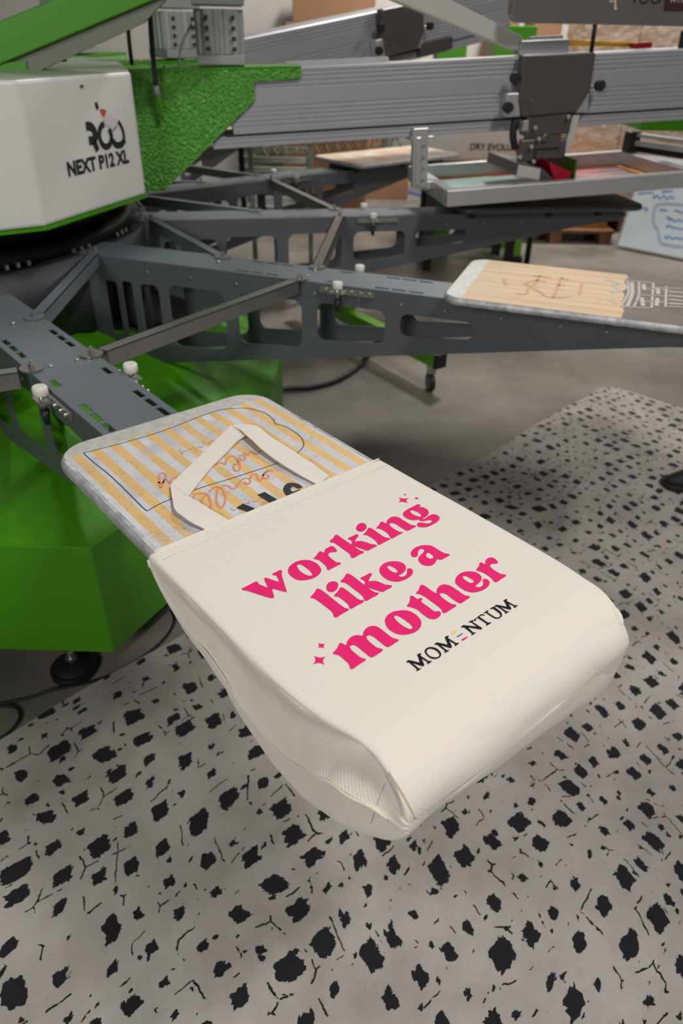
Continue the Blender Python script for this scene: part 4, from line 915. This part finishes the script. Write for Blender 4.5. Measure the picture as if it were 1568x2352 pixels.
# screen frame under the beam
t = Thing('printing_screen', 'aluminium framed printing screen held level below the long head beam', 'screen frame', frame=FR(2) @ Matrix.Translation((2.10, 0, .932)) @ Matrix.Rotation(-R(3.3), 4, 'Y'))
q = MB(); LX = 1.02
for a in ((0, LX, -.30, -.262), (0, LX, .262, .30)): q.box(a[0], a[1], a[2], a[3], 0, .058)
q.box(0, .038, -.262, .262, 0, .058); q.box(LX-.038, LX, -.262, .262, 0, .058)
t.part(q, 'frame', ALUB, bev=.003)
def mesh_mat():
    m = mat('screen_mesh', (.5, .6, .55), .4); nt = m.node_tree; N = nt.nodes; L = nt.links; b = N['Principled BSDF']
    tc = N.new('ShaderNodeTexCoord'); s = N.new('ShaderNodeSeparateXYZ'); L.new(tc.outputs['Object'], s.inputs[0])
    n = N.new('ShaderNodeTexNoise'); n.inputs['Scale'].default_value = 14; n.inputs['Detail'].default_value = 1; L.new(tc.outputs['Object'], n.inputs['Vector'])
    w_ = N.new('ShaderNodeTexNoise'); w_.inputs['Scale'].default_value = 9; w_.inputs['Detail'].default_value = 0
    mp = N.new('ShaderNodeMapping'); mp.inputs['Scale'].default_value = (.5, 2.2, 1); L.new(tc.outputs['Object'], mp.inputs['Vector']); L.new(mp.outputs[0], w_.inputs['Vector'])
    gt = N.new('ShaderNodeMath'); gt.operation = 'GREATER_THAN'; gt.inputs[1].default_value = .45; L.new(s.outputs[0], gt.inputs[0])
    r = N.new('ShaderNodeValToRGB'); r.color_ramp.interpolation = 'CONSTANT'; r.color_ramp.elements[0].color = (*sr(112, 96, 100), 1); r.color_ramp.elements[1].position = .52; r.color_ramp.elements[1].color = (*sr(196, 130, 130), 1); L.new(w_.outputs['Fac'], r.inputs[0])
    mx = N.new('ShaderNodeMix'); mx.data_type = 'RGBA'; L.new(gt.outputs[0], mx.inputs[0]); mx.inputs[6].default_value = (*sr(160, 188, 180), 1); L.new(r.outputs[0], mx.inputs[7]); L.new(mx.outputs[2], b.inputs['Base Color']); return m
t.part(MB().box(.036, LX-.036, -.264, .264, .001, .0022), 'screen_mesh', mesh_mat())
q = MB().box(.038, LX-.06, .236, .262, .0023, .006); q.box(LX-.075, LX-.038, -.262, .262, .0023, .006); t.part(q, 'orange_tape', ORANGE)
q = MB().box(.36, LX-.08, .214, .232, .0023, .0045); t.part(q, 'red_ink_edge', RED)
# clamp holding the outer end
t = Thing('screen_clamp', 'dark steel clamp gripping the outer right corner of the screen frame', 'clamp', frame=FR(2), org=(3.0, .2, 1.045))
ctr = F2.inverted() @ on_plane(1450, 330, F2 @ Vector((0, .24, 0)), npl)
q = MB().box(ctr.x-.03, ctr.x+.03, ctr.y-.02, ctr.y+.03, ctr.z-.035, ctr.z+.05); t.part(q, 'block', DARK, bev=.008)
q = MB(); a_ = ctr + Vector((.02, 0, .03)); d_ = Vector((.22, -.42, -.005))
for zz, hh in ((.0, .012), (-.035, .02)):
    p0 = a_+Vector((0, 0, zz)); p1 = p0+d_; sdv = Vector((.02, .01, 0)); q.add([p0-sdv, p0+sdv, p1+sdv, p1-sdv, p0-sdv+Vector((0, 0, hh)), p0+sdv+Vector((0, 0, hh)), p1+sdv+Vector((0, 0, hh)), p1-sdv+Vector((0, 0, hh))], [[0, 1, 2, 3], [4, 5, 6, 7], [0, 1, 5, 4], [1, 2, 6, 5], [2, 3, 7, 6], [3, 0, 4, 7]])
t.part(q, 'guide_rail', ALUB)
q = MB(); p0 = a_+Vector((0, 0, -.05)); q.tube([p0, p0+d_], .012, 10); t.part(q, 'black_hose', BLACK)

# ------------------------------------------------------------------ cables on the floor
q = MB().tube(cr([onz(600, 905, .03), onz(655, 893, .02), onz(720, 888, .015), onz(780, 870, .015), onz(830, 835, .015), onz(860, 790, .015), onz(900, 740, .015)], 6, False), .0135, 12)
tag(q.build('power_cable', BLACK), 'thick black cable curving over the floor behind the pedestal', 'cable')
q = MB().tube(cr([onz(-60, 1720, .006), onz(10, 1690, .006), onz(45, 1650, .006), onz(30, 1622, .006), onz(-40, 1625, .006), onz(60, 1605, .006), onz(120, 1585, .022), onz(230, 1560, .006), onz(310, 1520, .006), onz(370, 1475, .006), onz(400, 1430, .006), onz(395, 1400, .006)], 6, False), .0042, 8)
tag(q.build('thin_cable', BLACK), 'thin black cable looping along the rug edge by the levelling foot', 'cable')

# ------------------------------------------------------------------ wheeled green stand
t = Thing('wheeled_stand', 'green tube stand on a grey caster behind the carousel arm', 'stand', org=(.433, 3.298, 0))
p1 = on_plane(1005, 862, (0, 3.30, 0), Vector((0, 1, 0))); dirv = Vector((-.50, .72, 0)).normalized()
a = Vector((.455, 3.30, .165)); Mq = Matrix((dirv, Vector((0, 0, 1)).cross(dirv), Vector((0, 0, 1)))).transposed().to_4x4(); Mq.translation = a
q = MB().box(0, 1.3, -.032, .032, -.035, .035, Mq); q.box(.75, .82, -.04, .04, .035, .30, Mq); t.part(q, 'leg', mat('lime_green_paint', sr(110, 176, 40), .4), bev=.003)
t.part(MB().box(-.022, 0, -.033, .033, -.036, .036, Mq), 'end_cap', BLACK, bev=.003)
c = Vector((.425, 3.31, .048)); ax = Vector((.75, .2, 0)).normalized()
q = MB().tube([c-ax*.012, c+ax*.012], .048, 28); q2 = MB().box(-.022, .022, -.02, .02, .05, .088, Matrix.Translation((c.x, c.y, .045))); 
cs = t.part(q2, 'caster_fork', CHROME, bev=.003); t.part(q, 'caster_wheel', DARK, parent=cs, bev=.006)
t.part(MB().tube([c-ax*.0135, c+ax*.0135], .032, 24), 'wheel_disc', mat('grey_wheel', sr(120, 120, 128), .5), parent=cs)

# second stand far behind: green post and black pole
t = Thing('support_post', 'bright green post with black foot below the dark platen, far back', 'post', org=(1.284, 5.73, 0))
t.part(MB().box(1.235, 1.335, 5.70, 5.76, .06, .62), 'post', mat('lime_green_paint'), bev=.004); t.part(MB().box(1.22, 1.35, 5.68, 5.78, 0, .06), 'foot', BLACK, bev=.006)
q = MB().cyl((1.40, 5.74, 0), (1.40, 5.74, .9), .022, 16); tag(q.build('black_pole', BLACK), 'slim black pole right of the bright green post', 'pole')

# ------------------------------------------------------------------ things behind the press
def box_between(name, x0, x1, y0, y1, Y, dep, m, label, cat, z0=None, group=None):
    a = at(x0, y1, Y); b_ = at(x1, y0, Y); zb_ = a.z if z0 is None else z0
    q = MB().box(0, b_.x-a.x, 0, dep, 0, b_.z-zb_); o = q.build(name, m, bev=.006); o.location = (a.x, Y, zb_); tag(o, label, cat, group); return o
# conveyor dryer
t = Thing('conveyor_dryer', 'white conveyor dryer with dark lettering, standing behind the screen frame', 'dryer', org=(.6, 5.45, 0))
dx0, dx1 = at(885, 340, 5.4).x, at(1230, 340, 5.4).x; zd0 = at(1000, 372, 5.4).z
t.part(MB().box(dx0, dx1, 5.4, 6.1, zd0, 1.22), 'cabinet', WHITE, bev=.03, seg=3)
[t.part(MB().box(lx-.03, lx+.03, ly-.03, ly+.03, 0, zd0+.01), 'leg', DARK) for lx in (dx0+.35, dx1-.06) for ly in (5.5, 6.0)]
t.part(MB().box(dx0+.45, dx1+.1, 5.25, 6.0, zd0-.055, zd0-.01), 'belt_edge', ORANGE)
po = at(1078, 344, 5.395); Mx = Matrix(((1, 0, 0), (0, 0, -1), (0, 1, 0))).to_4x4(); Mx.translation = Vector((po.x, 5.395, po.z))
t.part(text_mb('DRY EVOLUTION', .056, Mx, bold=.001, xs=.95), 'lettering', INK)
# white wire shelf trolley
t = Thing('slatted_rack', 'white slatted metal rack seen under the head beam', 'rack', org=(-.45, 4.75, 0))
sx0, sx1 = at(545, 370, 4.7).x, at(715, 370, 4.7).x
for i, px in enumerate((575, 712)):
    x_ = at(px, 370, 4.7).x; t.part(MB().box(x_-.014, x_+.014, 4.70, 4.73, 0, 1.02), 'upright', MOTOR)
for i in range(9):
    z_ = 1.0-.055*i; t.part(MB().box(sx0, sx1, 4.73, 4.74, z_-.018, z_+.014), 'slat', WHITE)
t.part(MB().box(sx0-.05, sx1+.02, 4.66, 5.0, .50, .56), 'lower_shelf', ARMD)
x_ = at(548, 380, 4.7).x; t.part(MB().box(x_, x_+.03, 4.72, 4.75, .56, 1.05), 'black_bar', BLACK)
# cardboard stacks
tot = 0
def floor_box(name, px0, px1, Y, dep, z0, z1, m, label, cat):
    a = at(px0, 71, Y).x; b_ = at(px1, 71, Y).x; o = MB().box(0, b_-a, 0, dep, 0, z1-z0).build(name, m, bev=.006); o.location = (a, Y, z0); tag(o, label, cat)
floor_box('cardboard_box', 720, 960, 8.2, .6, 0, .52, CARD, 'lowest brown cardboard box of the stack behind the tilted beam', 'box')
floor_box('cardboard_box', 712, 950, 8.21, .6, .52, 1.06, CARD, 'middle brown cardboard box of the stack behind the tilted beam', 'box')
floor_box('cardboard_box', 655, 880, 8.2, .6, 1.06, 1.54, CARD, 'brown cardboard box at the top edge behind the tilted beam', 'box')
floor_box('cardboard_box', 672, 860, 8.22, .55, 1.54, 1.92, CARD, 'topmost brown cardboard box of the stack, cut by the photo edge', 'box')
floor_box('cardboard_box', 640, 850, 7.6, .5, 0, .90, WOOD, 'dark brown cardboard box seen behind the slatted rack', 'box')
floor_box('cardboard_box', 1125, 1190, 8.3, .5, 0, 1.66, CARD, 'tall orange brown carton beside the lifting link, top right', 'box')
floor_box('cardboard_box', 1225, 1290, 8.3, .5, 0, 1.60, CARD, 'tall brown carton left of the black support rod', 'box')
# pallet of shrink-wrapped cartons
WR = mat('shrink_wrap', (1, 1, 1), .12)
b = WR.node_tree.nodes['Principled BSDF']; b.inputs['Transmission Weight'].default_value = .0; b.inputs['Alpha'].default_value = .22; b.inputs['Specular IOR Level'].default_value = 1.0
N = WR.node_tree.nodes; nz = N.new('ShaderNodeTexNoise'); nz.inputs['Scale'].default_value = 9; nz.inputs['Detail'].default_value = 3; bp = N.new('ShaderNodeBump'); bp.inputs['Strength'].default_value = 1; bp.inputs['Distance'].default_value = .08
tcn = N.new('ShaderNodeTexCoord'); WR.node_tree.links.new(tcn.outputs['Object'], nz.inputs['Vector']); WR.node_tree.links.new(nz.outputs['Fac'], bp.inputs['Height']); WR.node_tree.links.new(bp.outputs[0], b.inputs['Normal'])
wx0 = at(1300, 330, 6.9).x; wx1 = at(1640, 330, 6.9).x
rows = [(.16, .52), (.53, .89), (.90, 1.26), (1.27, 1.62)]
lay = ['bottom', 'second', 'third', 'top']
for i, (z0, z1) in enumerate(rows):
    xs = [wx0, wx0+(wx1-wx0)*.36, wx0+(wx1-wx0)*.70, wx1]
    for j in range(3):
        q = MB().box(0, xs[j+1]-xs[j]-.012, 0, .55, 0, z1-z0); o = q.build('wrapped_carton', CARDT, bev=.006); o.location = (xs[j], 6.9+.01*((i+j) % 2), z0)
        tag(o, '%s carton in the %s layer of the wrapped pallet' % (('leftmost', 'middle', 'rightmost')[j], lay[i]), 'box', 'cartons on the wrapped pallet')
q = MB().box(0, wx1-wx0+.06, 0, .62, 0, 1.47); o = q.build('plastic_wrap', WR, bev=.03); o.location = (wx0-.03, 6.87, .155); tag(o, 'glossy clear plastic wrap around the tan cartons', 'plastic wrap')
t = Thing('wooden_pallet', 'wooden pallet under the wrapped cartons', 'pallet', org=(wx0, 6.85, 0))
for i in range(3): t.part(MB().box(wx0+(wx1-wx0-.1)*i/2, wx0+(wx1-wx0-.1)*i/2+.1, 6.85, 7.5, 0, .1), 'runner', WOOD)
for i in range(5): t.part(MB().box(wx0-.02, wx1+.02, 6.85+.135*i, 6.95+.135*i, .1, .122), 'deck_board', WOOD)
# things under the screen: carton and pallet by the whiteboard
q = MB().box(0, .60, 0, .3, 0, .40); o = q.build('cardboard_box', ORANGE, bev=.006); o.location = (1.62, 6.50, .114); tag(o, 'orange brown carton behind the left edge of the whiteboard', 'box')
t = Thing('wooden_pallet', 'low brown wooden pallet left of the whiteboard on the floor', 'pallet', org=(1.55, 6.42, 0))
for i in range(3): t.part(MB().box(1.3+.42*i, 1.4+.42*i, 6.38, 6.80, 0, .09), 'runner', WOOD)
for i in range(5): t.part(MB().box(1.28, 2.26, 6.38+.08*i, 6.45+.08*i, .09, .112), 'deck_board', WOOD)
# whiteboard
wbA = onz(1418, 562, .03); wbB = onz(1568, 592, .03); dv = (wbB-wbA); dv.z = 0; dv.normalize(); upv = (Vector((0, 0, 1))*.97+Vector((-dv.y, dv.x, 0))*.24).normalized(); nv = dv.cross(upv).normalized()
if nv.dot(Vector((0, 0, 1.48))-wbA) < 0: nv = -nv
Mw = Matrix((dv, upv, nv)).transposed().to_4x4(); Mw.translation = wbA
t = Thing('whiteboard', 'white dry-erase board with blue handwriting leaning at the right edge', 'whiteboard', org=tuple(wbA))
t.part(MB().box(0, 1.5, 0, .68, -.008, 0, Mw), 'board', mat('whiteboard_face', sr(205, 214, 222), .2, spec=.6), bev=.002)
t.part(MB().box(-.012, 0, -.012, .69, -.012, .004, Mw).box(-.012, 1.51, -.014, 0, -.012, .004, Mw), 'trim', ALUB)
def wbp(x, y): return on_plane(x, y, wbA+nv*.001, nv)
cW = (1400, 420, 9.333); HW = MB()
for pts in ([(600, 230), (780, 215), (930, 200)], [(1100, 190), (1350, 170)], [(680, 560), (740, 540), (810, 560), (760, 600)], [(940, 240), (950, 330), (1020, 260), (1080, 340), (1160, 270), (1230, 350), (1300, 290), (1380, 340)],
            [(1075, 550), (1110, 600), (1150, 560), (1200, 600), (1240, 580)], [(1210, 720), (1290, 760), (1250, 790), (1330, 770), (1400, 830), (1460, 790), (1560, 830)], [(1210, 900), (1230, 960), (1290, 900), (1350, 970), (1400, 960), (1520, 990), (1560, 980)],
            [(1190, 1110), (1200, 1200), (1270, 1140), (1340, 1200), (1420, 1170), (1500, 1200), (1568, 1190)], [(1370, 600), (1430, 590), (1568, 650)]):
    ribbon(HW, cr([wbp(*p) for p in cc(*cW, pts)], 3, False), .012, nv)
t.part(HW, 'handwriting', mat('blue_marker', sr(110, 146, 200), .5))
HW = MB(); ribbon(HW, cr([wbp(*p) for p in cc(*cW, [(1568, 470), (1350, 450), (1100, 450), (980, 500), (940, 650), (930, 820), (980, 940), (1040, 1040), (1060, 1200), (1100, 1290), (1250, 1330), (1400, 1360), (1568, 1370)])], 3, False), .02, nv, .0003)
t.part(HW, 'bubble_outline', mat('pale_blue_marker', sr(158, 176, 196), .5))
# other green machine pieces behind
box_between('green_machine_cover', 1140, 1235, 60, 90, 6.2, .4, GREEN, 'small green machine cover behind the white lifting link', 'machine cover', z0=0)
box_between('green_machine_cover', 1005, 1075, 84, 105, 6.2, .3, GREEN, 'narrow green machine cover left of the lifting link end', 'machine cover', z0=0)
t = Thing('green_machine', 'green machine at the right edge just under the long beam', 'machine', org=(at(1620, 300, 5.0).x, 5.0, 0))
g0, g1 = at(1470, 300, 5.0), at(1840, 262, 5.0)
t.part(MB().box(g0.x, g1.x, 5.0, 5.4, g0.z, g1.z), 'cover', GREEN, bev=.006)
t.part(MB().box(at(1790, 300, 5).x, at(1830, 300, 5).x, 5.1, 5.25, 0, g0.z), 'leg', DARK)
q = MB(); ribbon(q, [onz(925, 436, .012), onz(965, 447, .012), onz(1012, 458, .012)], .05, UP, .004)
tag(q.build('blue_strap', BLUEP), 'bright blue strap lying on the floor left of the screen hanger', 'strap')
# dark object entering at the right on the rug
t = Thing('shoe', 'black shoe toe entering at the right edge, standing on the rug', 'shoe', org=(1.40, 2.42, .011))
sh = MB(); N_ = 9; rings = []
for i in range(N_):
    f = i/(N_-1); x_ = 1.262+.30*f; wd = .048*min(1, (f*4.5+.02)**.5)*(1-.1*f); hg = .02+.055*min(1, f*2.2)+.02*f
    rings.append([(x_, 2.43+wd*cos(2*pi*j/14), .028+hg*max(0, sin(2*pi*j/14))*1.0) for j in range(14)])
vs = [p for r_ in rings for p in r_]; sh.add(vs, [[a*14+j, a*14+(j+1) % 14, (a+1)*14+(j+1) % 14, (a+1)*14+j] for a in range(N_-1) for j in range(14)], True); sh.f += [list(range(14)), [(N_-1)*14+j for j in range(14)]]; sh.smooth += [True, False]
t.part(sh, 'upper', BLACK, sub=1)
q = MB().prism([(x_, y_, .012) for x_, y_ in rrect(1.258, 1.57, 2.375, 2.485, .05, 8)], (0, 0, .018)); t.part(q, 'sole', BLACK, bev=.003)
